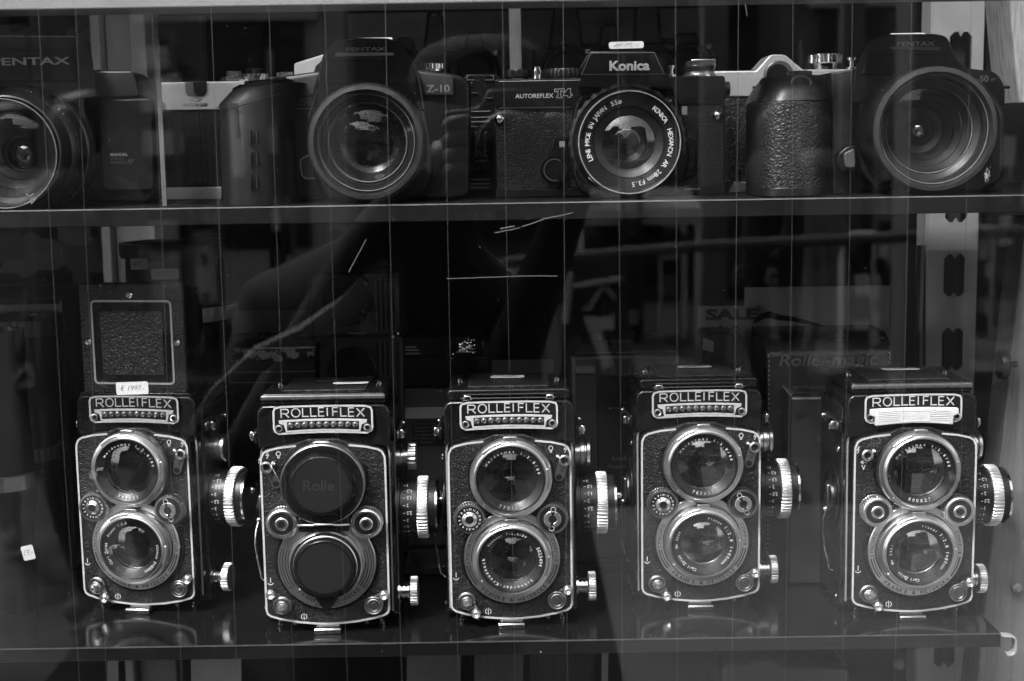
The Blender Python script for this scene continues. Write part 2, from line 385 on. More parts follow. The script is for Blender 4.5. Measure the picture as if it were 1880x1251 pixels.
# the figure is mirrored in the glass, so it is written the right way round on the board
fig = lambda X, Y, Z: (c-(X-a), y+le*(.86-Z/hg)+16, zt-hg*.86+Z)
text(b, '7', a+70, a+70+hg*.24, 0, hg*.42, 0, th=4, bold=.06, xf=fig)
obj('price_curl', B().tube([fig(a+60+hg*.26*q, 0, hg*(.56+.09*sin(q*5.2))) for q in (0, .2, .4, .6, .8, 1)], 13, 6), F4, t)
obj('lettering', b, mat('white_paint', .85, .6), t, smooth=0)
obj('trim', B().tube([(a+10, y+le*.2+10, zt-hg*.2), (c-10, y+le*.2+10, zt-hg*.14)], 24, 6).tube([(a+5, y+le*.1+10, zt-hg*.08), (a-30, y+le*.5+12, zt-hg*.5)], 26, 6), F4, t)

def skin(name, verts, edges, mt, parent, label=None, sub=2):
    me = bpy.data.meshes.new(name); org = ORG[parent.name]
    me.from_pydata([((v[0]-org[0])/1000, (v[1]-org[1])/1000, (v[2]-org[2])/1000) for v in verts], edges, [])
    o = bpy.data.objects.new(name, me); COL.objects.link(o); o.parent = parent; me.materials.append(mt)
    md = o.modifiers.new('skin', 'SKIN'); md.use_smooth_shade = True
    for i, v in enumerate(verts):
        r = v[3]; r2 = v[4] if len(v) > 4 else r
        me.skin_vertices[0].data[i].radius = (r/1000, r2/1000)
    me.skin_vertices[0].data[0].use_root = True
    s_ = o.modifiers.new('sub', 'SUBSURF'); s_.levels = sub; s_.render_levels = sub
    if label: o['label'] = label
    return o
def walker(px, v, lab, coat, hairm, turn=0, h=1.0):
    x, y, _ = M(px, 400, v); t = thing('person', lab, 'person', (x, y, -EYE), 'passers-by reflected in the window')
    k = h; g = -EYE; c_, s_ = cos(turn), sin(turn)
    def W(a, b_, z, *r): return (x+a*c_-b_*s_, y+a*s_+b_*c_, g+z*k) + r
    V = [W(0, 0, 900, 150, 110), W(0, 0, 1080, 135, 100), W(0, 0, 1260, 165, 110), W(0, 0, 1370, 150, 95), W(0, 5, 1440, 55),
         W(-85, 0, 850, 85), W(-95, 60, 470, 58), W(-95, -40, 90, 42), W(-95, 70, 45, 38), W(85, 0, 850, 85), W(90, -50, 470, 58), W(95, -170, 100, 42), W(95, -80, 45, 38),
         W(-190, 0, 1350, 60), W(-225, -30, 1080, 45), W(-215, 60, 860, 34), W(190, 0, 1350, 60), W(225, 20, 1080, 45), W(210, 110, 880, 34)]
    skin('body', V, [(0, 1), (1, 2), (2, 3), (3, 4), (0, 5), (5, 6), (6, 7), (7, 8), (0, 9), (9, 10), (10, 11), (11, 12), (3, 13), (13, 14), (14, 15), (3, 16), (16, 17), (17, 18)], coat, t)
    skin('head', [W(0, 10, 1440, 52), W(0, 20, 1520, 72, 82), W(0, 15, 1590, 74, 86), W(0, 5, 1640, 55, 62)], [(0, 1), (1, 2), (2, 3)], SKIN, t)
    skin('nose', [W(0, 95, 1555, 12), W(0, 108, 1535, 13)], [(0, 1)], SKIN, t, sub=1)
    skin('hair', [W(0, -30, 1470, 60), W(0, -25, 1570, 82, 70), W(0, -10, 1640, 82, 84), W(0, 0, 1675, 60, 66)], [(0, 1), (1, 2), (2, 3)], hairm, t)
    skin('coat', [W(0, 0, 700, 190, 140), W(0, 0, 950, 175, 125), W(0, 0, 1180, 175, 120), W(0, 0, 1350, 180, 112), W(0, 0, 1420, 90, 80)], [(0, 1), (1, 2), (2, 3), (3, 4)], coat, t)
    for a_, b_, z_ in ((-212, 70, 800), (208, 125, 820)):
        skin('hand', [W(a_, b_, z_+35, 22, 28), W(a_, b_+8, z_-10, 18, 34)], [(0, 1)], SKIN, t, sub=1)
        for q in range(4): skin('finger', [W(a_, b_-18+q*14, z_-20, 9), W(a_, b_-16+q*14, z_-62+6*abs(q-1.5), 8), W(a_+4, b_-12+q*13, z_-92+9*abs(q-1.5), 7)], [(0, 1), (1, 2)], SKIN, t, sub=1)
        skin('thumb', [W(a_, b_+26, z_+14, 10), W(a_+4, b_+42, z_-22, 9), W(a_+6, b_+44, z_-44, 8)], [(0, 1), (1, 2)], SKIN, t, sub=1)
JACK = mat("pale_jacket", .16, .9, rvar=0); JACK2 = mat("mid_jacket", .06, .9, rvar=0)
walker(150, 4300, 'passer-by in a mid grey coat reflected in the left of the window', JACK2, HAIR, .5)
walker(32, 5200, 'passer-by in a pale jacket reflected at the far left', JACK, HAIR, -.4)
walker(1420, 7400, 'passer-by in dark clothes reflected right of the centre, farther up the street', CLO, HAIR, 1.2)
walker(1500, 8800, 'passer-by in a pale jacket reflected right of the centre, farthest up the street', JACK, HAIR, -1.0)
# a market stall across the street
x0_, ys, zc_ = M(1060, 400, 10300); x1_, _, _ = M(1290, 400, 10300)
t = thing('market_stall', 'small market stall with a pale canopy and stacked crates across the street', 'stall', ((x0_+x1_)/2, ys, -EYE))
obj('canopy', B().loft([[(x0_, ys-900, zc_+160), (x1_, ys-900, zc_+160), (x1_, ys-900, zc_+180), (x0_, ys-900, zc_+180)], [(x0_, ys, zc_-60), (x1_, ys, zc_-60), (x1_, ys, zc_+60), (x0_, ys, zc_+60)]]), F4, t, smooth=0)
for a_ in (x0_+30, x1_-30):
    for b_ in (ys-850, ys-40): obj('post', B().cyl((a_, b_, 0), 22, -EYE, zc_-20 if b_ > ys-200 else zc_+150, 'z', 12), FRM, t)
obj('table', B().box(x0_+60, x1_-60, ys-800, ys-80, -EYE+760, -EYE+800), F3, t, smooth=0)
for k in range(5):
    a_ = x0_+90+k*112; hgt = (300, 180, 320, 140, 220)[k]
    q = thing('crate', '%s crate on the market stall, %s from the left' % (('pale', 'dark', 'white', 'grey', 'black')[k], ('first', 'second', 'third', 'fourth', 'fifth')[k]), 'crate', (a_+50, ys-250, -EYE+800), 'crates on the market stall')
    obj('box', B().box(a_, a_+98, ys-400, ys-120, -EYE+801, -EYE+800+hgt), (F1, F3, F4, F2, CLO)[k], q, bevel=8)
r2 = random.Random(11)
ORD = 'first second third fourth fifth sixth seventh eighth ninth tenth eleventh twelfth thirteenth fourteenth fifteenth sixteenth seventeenth eighteenth nineteenth twentieth'.split()
for k, px in enumerate(sorted(r2.uniform(0, 640) if q % 2 else r2.uniform(1090, 1860) for q in range(20))):
    v = r2.uniform(9000, 11500)
    x, y, _ = M(px, 400, v); w_, h_ = r2.uniform(60, 230), r2.uniform(500, 2300) if k % 3 else r2.uniform(300, 900)
    tone = k % 3; t = thing('display_rack', '%s goods rack with a %s frame across the street, %s rack from the left' % ('tall' if h_ > 1200 else 'low', ('white', 'dark', 'grey')[tone], ORD[k]), 'rack', (x, y, -EYE), 'goods racks along the far side of the street')
    obj('frame', B().box(x-w_/2-20, x-w_/2, y-60, y+60, -EYE, -EYE+h_).box(x+w_/2, x+w_/2+20, y-60, y+60, -EYE, -EYE+h_).box(x-w_/2, x+w_/2, y-60, y+60, -EYE+h_-30, -EYE+h_), (FRM, F3, F1)[tone], t, smooth=0)
    n_ = max(1, int(h_/260))
    for q in range(n_): obj('goods', B().box(x-w_/2+8, x+w_/2-8, y-50, y+30, -EYE+h_*q/n_+25, -EYE+h_*(q+r2.uniform(.5, .9))/n_), r2.choice([FRM, F4, F1, F3, WIN, F2]), t, smooth=0)
# ---- the photographer, standing right behind the camera
ph = thing('person', 'photographer in a dark coat holding a camera up to the face, reflected in the window', 'person', (0, -330, -EYE))
V = [(-150, -330, -640, 150, 115), (-148, -325, -450, 140, 108), (-140, -320, -270, 158, 110), (-125, -310, -180, 140, 92), (-95, -300, -105, 56), (-70, -285, -60, 54),
     (-235, -330, -690, 86), (-245, -310, -1050, 62), (-250, -330, -1400, 48), (-250, -230, -1450, 42),
     (-65, -330, -690, 86), (-50, -310, -1050, 62), (-45, -330, -1400, 48), (-45, -230, -1450, 42),
     (-290, -310, -205, 62), (-330, -235, -400, 48), (-150, -130, -100, 33), (-75, -95, -25, 24),
     (-20, -310, -215, 58), (-45, -240, -370, 42), (45, -140, -120, 27), (74, -95, -38, 22)]
Ed = [(0, 1), (1, 2), (2, 3), (3, 4), (4, 5), (0, 6), (6, 7), (7, 8), (8, 9), (0, 10), (10, 11), (11, 12), (12, 13), (3, 14), (14, 15), (15, 16), (16, 17), (3, 18), (18, 19), (19, 20), (20, 21)]
skin('body', V, Ed, CLO, ph)
hd = skin('head', [(-60, -285, -75, 52), (-38, -270, -15, 72, 84), (-32, -265, 45, 76, 90), (-30, -270, 90, 60, 70)], [(0, 1), (1, 2), (2, 3)], SKIN, ph)
skin('nose', [(-32, -190, -5, 12), (-32, -172, -22, 12)], [(0, 1)], SKIN, ph)
for s_ in (-1, 1): skin('ear', [(78*s_-34, -270, 0, 12), (82*s_-34, -272, 22, 14)], [(0, 1)], SKIN, ph)
skin('hair', [(-50, -300, -90, 68, 60), (-36, -300, 0, 84, 75), (-32, -290, 70, 88, 88), (-32, -275, 112, 66, 74)], [(0, 1), (1, 2), (2, 3)], HAIR, ph)
skin('added_hat', [(-34, -272, 30, 92, 102), (-32, -268, 90, 92, 104), (-32, -272, 128, 62, 72)], [(0, 1), (1, 2)], CLO, ph)  # dark hat added to keep the reflected face dim
skin('coat', [(-155, -335, -1000, 205, 160), (-150, -330, -700, 180, 140), (-146, -325, -430, 168, 130), (-138, -318, -250, 180, 130), (-115, -305, -175, 140, 98)], [(0, 1), (1, 2), (2, 3), (3, 4)], CLO, ph)
for s_ in (-1, 1):
    skin('hand', [(s_*72, -98, -25, 24, 30), (s_*60, -82, 0, 22, 28)], [(0, 1)], SKIN, ph, sub=1)
    for k in range(4):
        zz = 22-k*16; ln = (20, 24, 22, 17)[k]
        skin('finger', [(s_*66, -86, zz-6, 9), (s_*60, -60, zz, 8.5), (s_*(44), -58+0, zz+2, 8), (s_*(44-ln*.4), -64, zz+2, 7)], [(0, 1), (1, 2), (2, 3)], SKIN, ph, sub=1)
    skin('thumb', [(s_*62, -98, -34, 11), (s_*46, -118, -18, 10), (s_*32, -124, -6, 9)], [(0, 1), (1, 2)], SKIN, ph, sub=1)
obj('lit_sleeve_strip', B().tube([M(706, 478, 1545), M(640, 560, 1545), M(560, 620, 1540), M(480, 655, 1540), M(400, 730, 1545), M(340, 830, 1560)], [8, 13, 15, 14, 13, 13], 8), mat("lit_sleeve_grey", .08, .8, rvar=0), ph)  # added pale tube, coloured as the lit edge of the sleeve
hc = thing('handheld_camera', 'black camera held up at eye level by the photographer', 'camera', (0, -90, -45))
obj('body', B().prism(rpoly([(-68, -44), (68, -44), (68, 34), (30, 38), (22, 56), (-22, 56), (-30, 38), (-68, 34)], 6), -112, -72), PLAS, hc, bevel=3)
obj('lens_barrel', B().lathe([(33, -72), (34, -50), (33, -14), (30, -8), (27, -8), (26, -30), (.01, -32)], (0, 0, 0), 'y', 48), PLAS, hc)

# ================================================================== THE SHOP WINDOW
win = thing('window_pane', 'large shop window pane with fine upright wires in the glass', 'window', (0, G, -EYE+300))
obj('glass', B().box(-900, 900, G, G+5, -1150, 700), PANE, win, smooth=0)
wires = [(69, 93, 117, 146), (138, 157, 175, 196), (278, 297, 312, 334), (387, 403, 420, 435), (493, 508, 521, 540), (596, 608, 622, 638), (707, 716, 725, 738), (815, 822, 830, 842), (922, 930, 938, 946), (1034, 1036, 1038, 1042), (1134, 1137, 1140, 1143),
         (1240, 1242, 1244, 1243), (1356, 1352, 1348, 1344), (1456, 1454, 1448, 1441), (1565, 1560, 1552, 1546), (1674, 1666, 1657, 1642), (1783, 1773, 1765, 1752)]
WIRE = mat("fine_wire", .12, .35, .7, rvar=0)
for k, q in enumerate(wires):
    p = []
    for px, py in zip(q, (0, 430, 830, 1251)):
        x, z = S(px, py, G+2.5); p.append((x, G+2.5, z))
    p = [(p[0][0]+(p[0][0]-p[1][0])*.6, G+2.5, p[0][2]+(p[0][2]-p[1][2])*.6)]+p+[(p[3][0]*2-p[2][0], G+2.5, p[3][2]*2-p[2][2])]
    obj('wire', B().tube(p, .062 if k % 3 else .075, 6), WIRE, win)
# specks of dust and scratches on the outside of the glass
b = B()
for i in range(150):
    px, py = rnd.uniform(0, 1880), rnd.uniform(0, 1251); x, z = S(px, py, G-.15); r = rnd.uniform(.12, .3)*(1.6 if rnd.random() < .1 else 1)
    a0 = rnd.random()*6; n = 5
    b.add([(x+r*cos(a0+2*pi*i_/n)*rnd.uniform(.6, 1.3), G-.2, z+r*sin(a0+2*pi*i_/n)*rnd.uniform(.6, 1.3)) for i_ in range(n)]+[(x, G-.05, z)], [(0, 1, 2, 3, 4), (0, 1, 5), (1, 2, 5), (2, 3, 5), (3, 4, 5), (4, 0, 5)])
DUST = mat("dust", .09, .9, rvar=0)
tag(obj('dust_specks', b, DUST, win, smooth=0), None, None, kind='stuff')
def scratch(pts, wd, jitter=0):
    p = [S(px, py, G-.2) for px, py in pts]; q = []
    for a, c in zip(p[:-1], p[1:]):
        for k in range(6): q.append((a[0]+(c[0]-a[0])*k/6, a[1]+(c[1]-a[1])*k/6+rnd.uniform(-jitter, jitter)))
    q.append(p[-1]); obj('scratch', B().stroke(q, wd, G-.25, G-.1), DUST, win, smooth=0)
scratch([(820, 512), (880, 510), (960, 507), (1024, 507)], .2, .06)
scratch([(958, 417), (1000, 402), (1052, 391)], .3, .12); scratch([(908, 428), (955, 418)], .25, .2); scratch([(918, 420), (945, 415)], .35, .15)
scratch([(48, 355), (56, 366), (68, 362), (58, 374), (54, 362), (62, 356)], .5, .25)
scratch([(640, 500), (672, 440)], .22, .1); scratch([(1368, 7), (1372, 30)], .2, .1)
# cream ghosts of old stickers
b = B()
for _ in range(46):
    px = 1812+rnd.gauss(0, 3); py = 322+rnd.gauss(0, 6); x, z = S(px, py, G-.15); r = rnd.uniform(.12, .3)
    b.add([(x-r, G-.2, z), (x, G-.2, z-r*.7), (x+r, G-.2, z+r*.2), (x, G-.1, z+r)], [(0, 1, 2, 3)])
for _ in range(40):
    px = 856+rnd.gauss(0, 9); py = 634+rnd.gauss(0, 8); x, z = S(px, py, G-.15); r = rnd.uniform(.1, .28)
    b.add([(x-r, G-.2, z), (x, G-.2, z-r*.7), (x+r, G-.2, z+r*.2), (x, G-.1, z+r)], [(0, 1, 2, 3)])
tag(obj('paint_flecks', b, mat("paint_fleck", .3, .8), win, smooth=0), None, None, kind='stuff')

# shop wall round the window, and the closed display case behind it
WALL = mat("shop_wall", .25, .8, var=.1, varscale=4); INT = mat("case_lining", .020, .8, var=.3, varscale=6); DARK = mat("shop_interior", .018, .9, rvar=0)
sw = thing('shop_front', 'plain rendered shop front around the display window', 'wall', (0, G, -EYE))
obj('wall', B().box(-7000, -640, G-60, G+200, -EYE, 3500).box(640, 7000, G-60, G+200, -EYE, 3500).box(-639, 639, G-60, G+200, 418, 3500).box(-639, 639, G-60, G+200, -EYE, -520), WALL, sw, smooth=0)
ca = thing('display_case', 'dark lined display case behind the window', 'display case', (0, 1300, -EYE))
CY0, CY1 = G+201, 1950
obj('back_panel', B().box(-760, 760, CY1, CY1+20, -900, 420), INT, ca, smooth=0)
obj('top_panel', B().box(-760, 760, CY0, CY1, 420, 440), INT, ca, smooth=0)
obj('bottom_panel', B().box(-760, 760, CY0, CY1, -920, -900), INT, ca, smooth=0)
obj('side_panel', B().box(-780, -760, CY0, CY1, -920, 440), INT, ca, smooth=0); obj('side_panel', B().box(760, 780, CY0, CY1, -920, 440), INT, ca, smooth=0)

# ------------------------------------------------------------------ shelves
SHF = mat("black_glass_shelf", .005, .12, spec=.3, rvar=.05); EDGE = mat("shelf_edge", .010, .45)
FY = 777.0
def shelf(name, z, x0, x1, d, th, label, top=SHF, edge=.5):
    t = thing('shelf', label, 'shelf', ((x0+x1)/2, FY, z-th))
    obj('board', B().box(x0, x1, FY, FY+d, z-th, z), top, t, bevel=.5)
    obj('edge_sheen', B().box(x0, x1-.5, FY-.35, FY+edge, z-.55, z+.04), mat("shelf_sheen_grey%.1f" % edge, .04 if edge < 1 else .12, .5, var=.5, varscale=25), t, smooth=0)  # pale strip paints the grazing reflection along the shelf's front lip
    return t
xr = S(1838, 1165, FY)[0]
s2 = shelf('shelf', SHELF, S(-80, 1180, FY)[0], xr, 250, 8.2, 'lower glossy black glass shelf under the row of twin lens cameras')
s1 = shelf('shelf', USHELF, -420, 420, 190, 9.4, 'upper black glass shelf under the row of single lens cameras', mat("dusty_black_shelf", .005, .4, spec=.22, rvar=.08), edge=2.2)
# pale front edge of the next shelf up, cut narrow to let light in
x, z = S(1000, 7, FY)
t3 = thing('top_shelf_front', 'pale grey shelf front along the top edge, cut narrow to let light in', 'rail', (0, FY, z))
obj('board', B().box(-600, 600, FY-8, FY+26, z, z+18), mat("pale_shelf", .17, .6, var=.08, varscale=80, bump=('noise', 900, .2)), t3, bevel=1)
# support rail behind shelf edges: metal bracket hooks
HK = mat("white_metal", .7, .4, var=.08)
t = thing('shelf_bracket', 'white metal hook bracket at the right end of the lower shelf', 'bracket', (xr, FY+10, SHELF-20))
hp = [S(px_, py_, FY+6) for px_, py_ in [(1838, 1167), (1856, 1168), (1862, 1171), (1864, 1177), (1864, 1193), (1861, 1199), (1855, 1202), (1847, 1201)]]
b = B().stroke(hp, 1.3, FY+4, FY+10)
obj('hook', b, mat('worn_white_metal', .2, .5), t, bevel=.5)
obj('arm', B().box(xr-14, xr+2, FY+40, FY+250, SHELF-16, SHELF-8.4), HK, t, bevel=.8)

# ------------------------------------------------------------------ uprights and timber
def slot_upright(px0, px1, Y, label, slots, pw=34):
    x0, _ = S(px0, 570, Y); x1, _ = S(px1, 570, Y); t = thing('slotted_upright', label, 'shelf upright', ((x0+x1)/2, Y, -900))
    zs = []
    for py in slots:
        zs.append((S(1740, py+39, Y)[1], S(1740, py-39, Y)[1]))
    zs.sort(); sx0 = x0+(x1-x0)*.34; sx1 = x0+(x1-x0)*.78; z = -900; b = B()
    b.box(x0, sx0, Y, Y+2, -900, 415).box(sx1, x1, Y, Y+2, -900, 415)
    for a, c in zs:
        b.box(sx0, sx1, Y, Y+2, z, a); z = c
        m = (sx0+sx1)/2
        b.prism([(m-2.2, a-.5), (m+2.2, a-.5), (m+.6, a+2), (m, a+3), (m-.6, a+2)], Y, Y+2).prism([(m-2.2, c+.5), (m+2.2, c+.5), (m+.6, c-2), (m, c-3), (m-.6, c-2)], Y, Y+2)
        for sx, s_ in ((sx0, 1), (sx1, -1)):
            b.prism([(sx-.1*s_, a), (sx+3*s_, a), (sx-.1*s_, a+3.5)], Y+.1, Y+1.9).prism([(sx-.1*s_, c), (sx+3*s_, c), (sx-.1*s_, c-3.5)], Y+.1, Y+1.9)
    b.box(sx0, sx1, Y, Y+2, z, 415)
    b.box(x0-1, x0+1, Y+2, Y+24, -900, 415).box(x1-1, x1+1, Y+2, Y+24, -900, 415)
    obj('rail', b, HK, t, smooth=0)
    obj('inner_web', B().box((sx0+sx1)/2-.5, (sx0+sx1)/2+8, Y+16, Y+18, -900, 415), mat("grey_web", .08, .6), t, smooth=0)
    return t
slot_upright(1700, 1791, 1000, 'white slotted metal shelf upright at the right', [98-136, 98, 234, 370, 506, 642, 778, 914, 1050, 1186, 1322])
x0, _ = S(185, 300, 1080); x1, _ = S(283, 300, 1080)
t = thing('post', 'pale painted post behind the left upper cameras', 'post', ((x0+x1)/2, 1080, -900))
obj('shaft', B().box(x0, x0+7, 1070, 1100, -900, 415).box(x0+8, x1-13, 1082, 1100, -900, 415).box(x1-12, x1, 1072, 1100, -900, 415), mat("grey_post", .22, .6, var=.15, varscale=20), t, bevel=1)
x0, zb = S(936, 128, 940); x1, _ = S(958, 128, 940)
t = thing('batten', 'narrow raw wooden batten rising behind the two middle upper cameras', 'batten', (x0, 940, USHELF))
obj('strip', B().box(x0, x1, 940, 958, USHELF+.2, 415), wood("raw_wood", .20, .6, .35), t, bevel=.5)
# timber window jamb on the right
def zx(px, py, Y): return S(px, py, Y)
t = thing('window_jamb', 'weathered pale timber jamb at the right edge', 'window frame', (S(1860, 600, 900)[0], 900, -900))
a = zx(1826, -60, 900); c = zx(1850, 192, 900)
obj('upper_board', B().prism([a, (a[0]+130, a[1]), (c[0]+125, c[1]), c], 880, 925), WOODL, t, bevel=1)
a = zx(1884, 400, 860); c = zx(1786, 1320, 860)
obj('lower_board', B().prism([a, (a[0]+130, a[1]), (c[0]+150, c[1]), c], 860, 890), wood("worn_timber", .11, .5, .45), t, bevel=1)
ax, az = zx(1790, 330, 1010)
obj('lining_board', B().box(ax+6, ax+200, 1012, 1030, -900, 415), mat("dark_lining", .022, .7), t, smooth=0)
for px, py in ((1851, 668), (1651, 1220), (1868, 1080)):
    x, z = zx(px, py, 857); k = thing('screw', 'screw head in the timber at %s' % ('eye level on the right' if py < 700 else 'the bottom right corner' if px < 1700 else 'the right below the knob'), 'screw', (x, 857, z))
    obj('head', B().lathe([(.01, -2.2), (1.5, -2.2), (3.2, -1), (3.4, 3)], (x, 857, z), 'y', 24), SATD if py < 700 else mat("painted_screw", .12, .6), k)
# acrylic divider standing at the left of the upper shelf
x0, z0 = S(303, 372, 800); xt, zt = S(282, 0, 800)
t = thing('acrylic_divider', 'clear upright acrylic divider between the two left upper cameras', 'divider', (x0, 800, USHELF))
obj('sheet', B().box(x0-1.2, x0+1.2, 800, 925, USHELF+.2, zt+20), ACRY, t, smooth=0)
obj('edge', B().box(x0-1.25, x0+1.25, 798.6, 799.8, USHELF+.3, zt+20), mat("acrylic_edge", .09, .3), t, smooth=0)

# ================================================================== TWIN LENS CAMERAS (local mm: x right, y back from the faceplate, z up from the shelf)
def glyph(ch):
    if ch == 'R': return .88, [[(0, 0), (0, 1), (.56, 1)] + arc(.56, .73, .27, 0, 180, 10) + [(0, .46)], [(.42, .46), (.88, 0)]]
    if ch == 'O': return .98, [[(.46+.46*sin(2*pi*i/28), .5+.5*cos(2*pi*i/28)) for i in range(29)]]
    if ch == 'L': return .68, [[(0, 1), (0, 0), (.68, 0)]]
    if ch == 'E': return .6, [[(.6, 1), (0, 1), (0, 0), (.6, 0)], [(0, .52), (.54, .52)]]
    if ch == 'I': return .0, [[(0, 0), (0, 1)]]
    if ch == 'F': return .58, [[(0, 0), (0, 1), (.58, 1)], [(0, .52), (.52, .52)]]
    if ch == 'X': return .84, [[(0, 0), (.84, 1)], [(0, 1), (.84, 0)]]
def knob_x(b, x0, cy, cz, prof, seg=96, knurl=None, kd=.4): b.lathe([(r, t) for r, t in prof], (x0, cy, cz), 'x', seg, knurl, kd)
PL = T(937, 1134)[1]
TLC, TLZ = .6, 90.4       # viewing lens centre
BLZ = 42.6                # taking lens centre
def lens_unit(parent, name, cz, glass_r, texts, reflect=LENSG, seed=0, capped=False, outer=23.2, y0=-1.5):
    c = (TLC, 0, cz)
    r = obj(name, B().lathe([(outer, y0), (outer, y0-5.5), (outer-.5, y0-6.3), (outer-2.2, y0-6.8), (outer-2.6, y0-9.0), (outer-3.0, y0-9.4), (outer-3.7, y0-9.5), (outer-4.0, y0-8.6), (outer-4.05, y0-2)], c, 'y', 96), SAT, parent, smooth=28)
    for k in range(3):
        a = 90+k*120+seed
        obj('bayonet_claw', B().ring((TLC, cz), outer-3.4, outer-1.2, y0-8.2, y0-6.5, a0=a-16, a1=a+16), SAT, r, bevel=.2)
    obj('top_lug', B().ring((TLC, cz), outer-1.5, outer+1.3, y0-6.6, y0-4, a0=-9, a1=9), SAT, r, bevel=.2)
    obj('screw', B().ball((TLC+14.8, y0-6.9, cz-13), .75, 'y', 12, 6), SAT, r); obj('screw', B().ball((TLC-14.5, y0-6.9, cz-14), .75, 'y', 12, 6), SAT, r)
    ri = outer-4.1
    obj('name_ring', B().lathe([(ri, y0-7.6), (ri-.6, y0-7.8), (glass_r+.5, y0-5.6), (glass_r, y0-5.2), (glass_r, y0-1.5)], c, 'y', 96), BLK2, r)
    if capped:
        return r
    b = B()
    for sx, rr, a0, a1, flip, hh in texts:
        arctext(b, sx, (TLC, cz), rr, a0, a1, hh, y0-7.3, flip, bold=.01)
    obj('lettering', b, WHT, r, smooth=0)
    obj('front_element', B().dome((TLC, y0-5.4, cz), glass_r, 3.2 if glass_r > 12.5 else 2.6, 12), reflect, r, smooth=80)
    b = B(); rr = glass_r
    prof = [(rr, y0-5.0)]
    for k in range(5): prof += [(rr-.9*k-.1, y0-4.2+k*1.0), (rr-.9*(k+1), y0-4.1+k*1.0)]
    prof += [(rr-4.7, y0+8), (.01, y0+8)]
    obj('barrel', B().lathe(prof, c, 'y', 64), BLK2, r, smooth=20)
    obj('inner_element', B().dome((TLC, y0+2.0, cz), rr-4.6, -2.2, 8, 48), LENSG2, r, smooth=80)
    obj('rear_element', B().dome((TLC, y0+5.0, cz), rr-5.5, 2.0, 8, 48), LENSG2, r, smooth=80)
    return r

def wheel(parent, x, z, style, side):
    c = (x, 0, z)
    w_ = obj('aperture_wheel' if side < 0 else 'speed_wheel', B().lathe([(8.9, -1), (9.1, -1.2), (9.1, -6.4), (8.6, -7.0), (7.5, -7.2)] + ([(7.4, -6.9), (.01, -6.9)]), c, 'y', 144, knurl={1, 2}, kd=.45), SATD if style == 'dial' else SAT, parent, smooth=30)
    obj('face', B().cyl((x, 0, z), 7.35 if style == 'dial' else 6.4, -7.15, -6.8, 'y', 48), BLK2, w_)
    if style == 'button':
        obj('button', B().lathe([(3.7, -7.1), (3.7, -7.9), (3.3, -8.2), (2.3, -8.2), (2.1, -7.6), (2.0, -7.4), (.01, -7.4)], c, 'y', 40), SAT, w_)
        obj('button_centre', B().cyl((x, 0, z), 1.9, -7.9, -7.3, 'y', 24), BLK2, w_)
        obj('rim', B().lathe([(6.4, -6.9), (6.6, -7.5), (7.6, -7.5), (8.3, -7.0)], c, 'y', 72), SAT, w_)
    elif side < 0:
        b = B(); nums = ['10', '11', '12', '13', '14', '15', '16', '17', '18', '3', '4', '5', '6', '7', '8', '9']
        for k, s_ in enumerate(nums): a = -6+k*22.5; arctext(b, s_, (x, z), 5.2, a-7*len(s_), a+7*len(s_), 1.35, -7.15, bold=.005)
        obj('lettering', b, WHT, w_, smooth=0)
        obj('hub', B().lathe([(4.5, -7.1), (4.3, -8.0), (2.5, -8.9), (2.4, -8.4), (.01, -8.4)], c, 'y', 40), SAT, w_)
        obj('hub_centre', B().cyl((x, 0, z), 2.2, -8.7, -8.3, 'y', 24).prism([(x-.9, z+1), (x+.3, z+1.2), (x-1.9, z+4.4), (x-2.5, z+4.0)], -8.65, -7.2), BLK2, w_)
    else:
        obj('hub', B().ring((x, z), 2.4, 4.9, -8.4, -7.1, a0=0+rot_[0], a1=150+rot_[0]).ring((x, z), 2.4, 4.9, -8.4, -7.1, a0=180+rot_[0], a1=330+rot_[0]), SAT, w_, bevel=.2)
        obj('hub_centre', B().cyl((x, 0, z), 2.3, -8.0, -7.2, 'y', 24), BLK2, w_)
        for q in (165, 345):
            a = radians(q+rot_[0]); ox, oz = x+5.6*sin(a), z+5.6*cos(a)
            obj('index_loop', B().stroke([(ox+1.4*cos(t_/10*2*pi), oz+1.4*sin(t_/10*2*pi)) for t_ in range(11)], .35, -7.35, -7.1), LINE, w_, smooth=0)
    return w_
rot_ = [20]
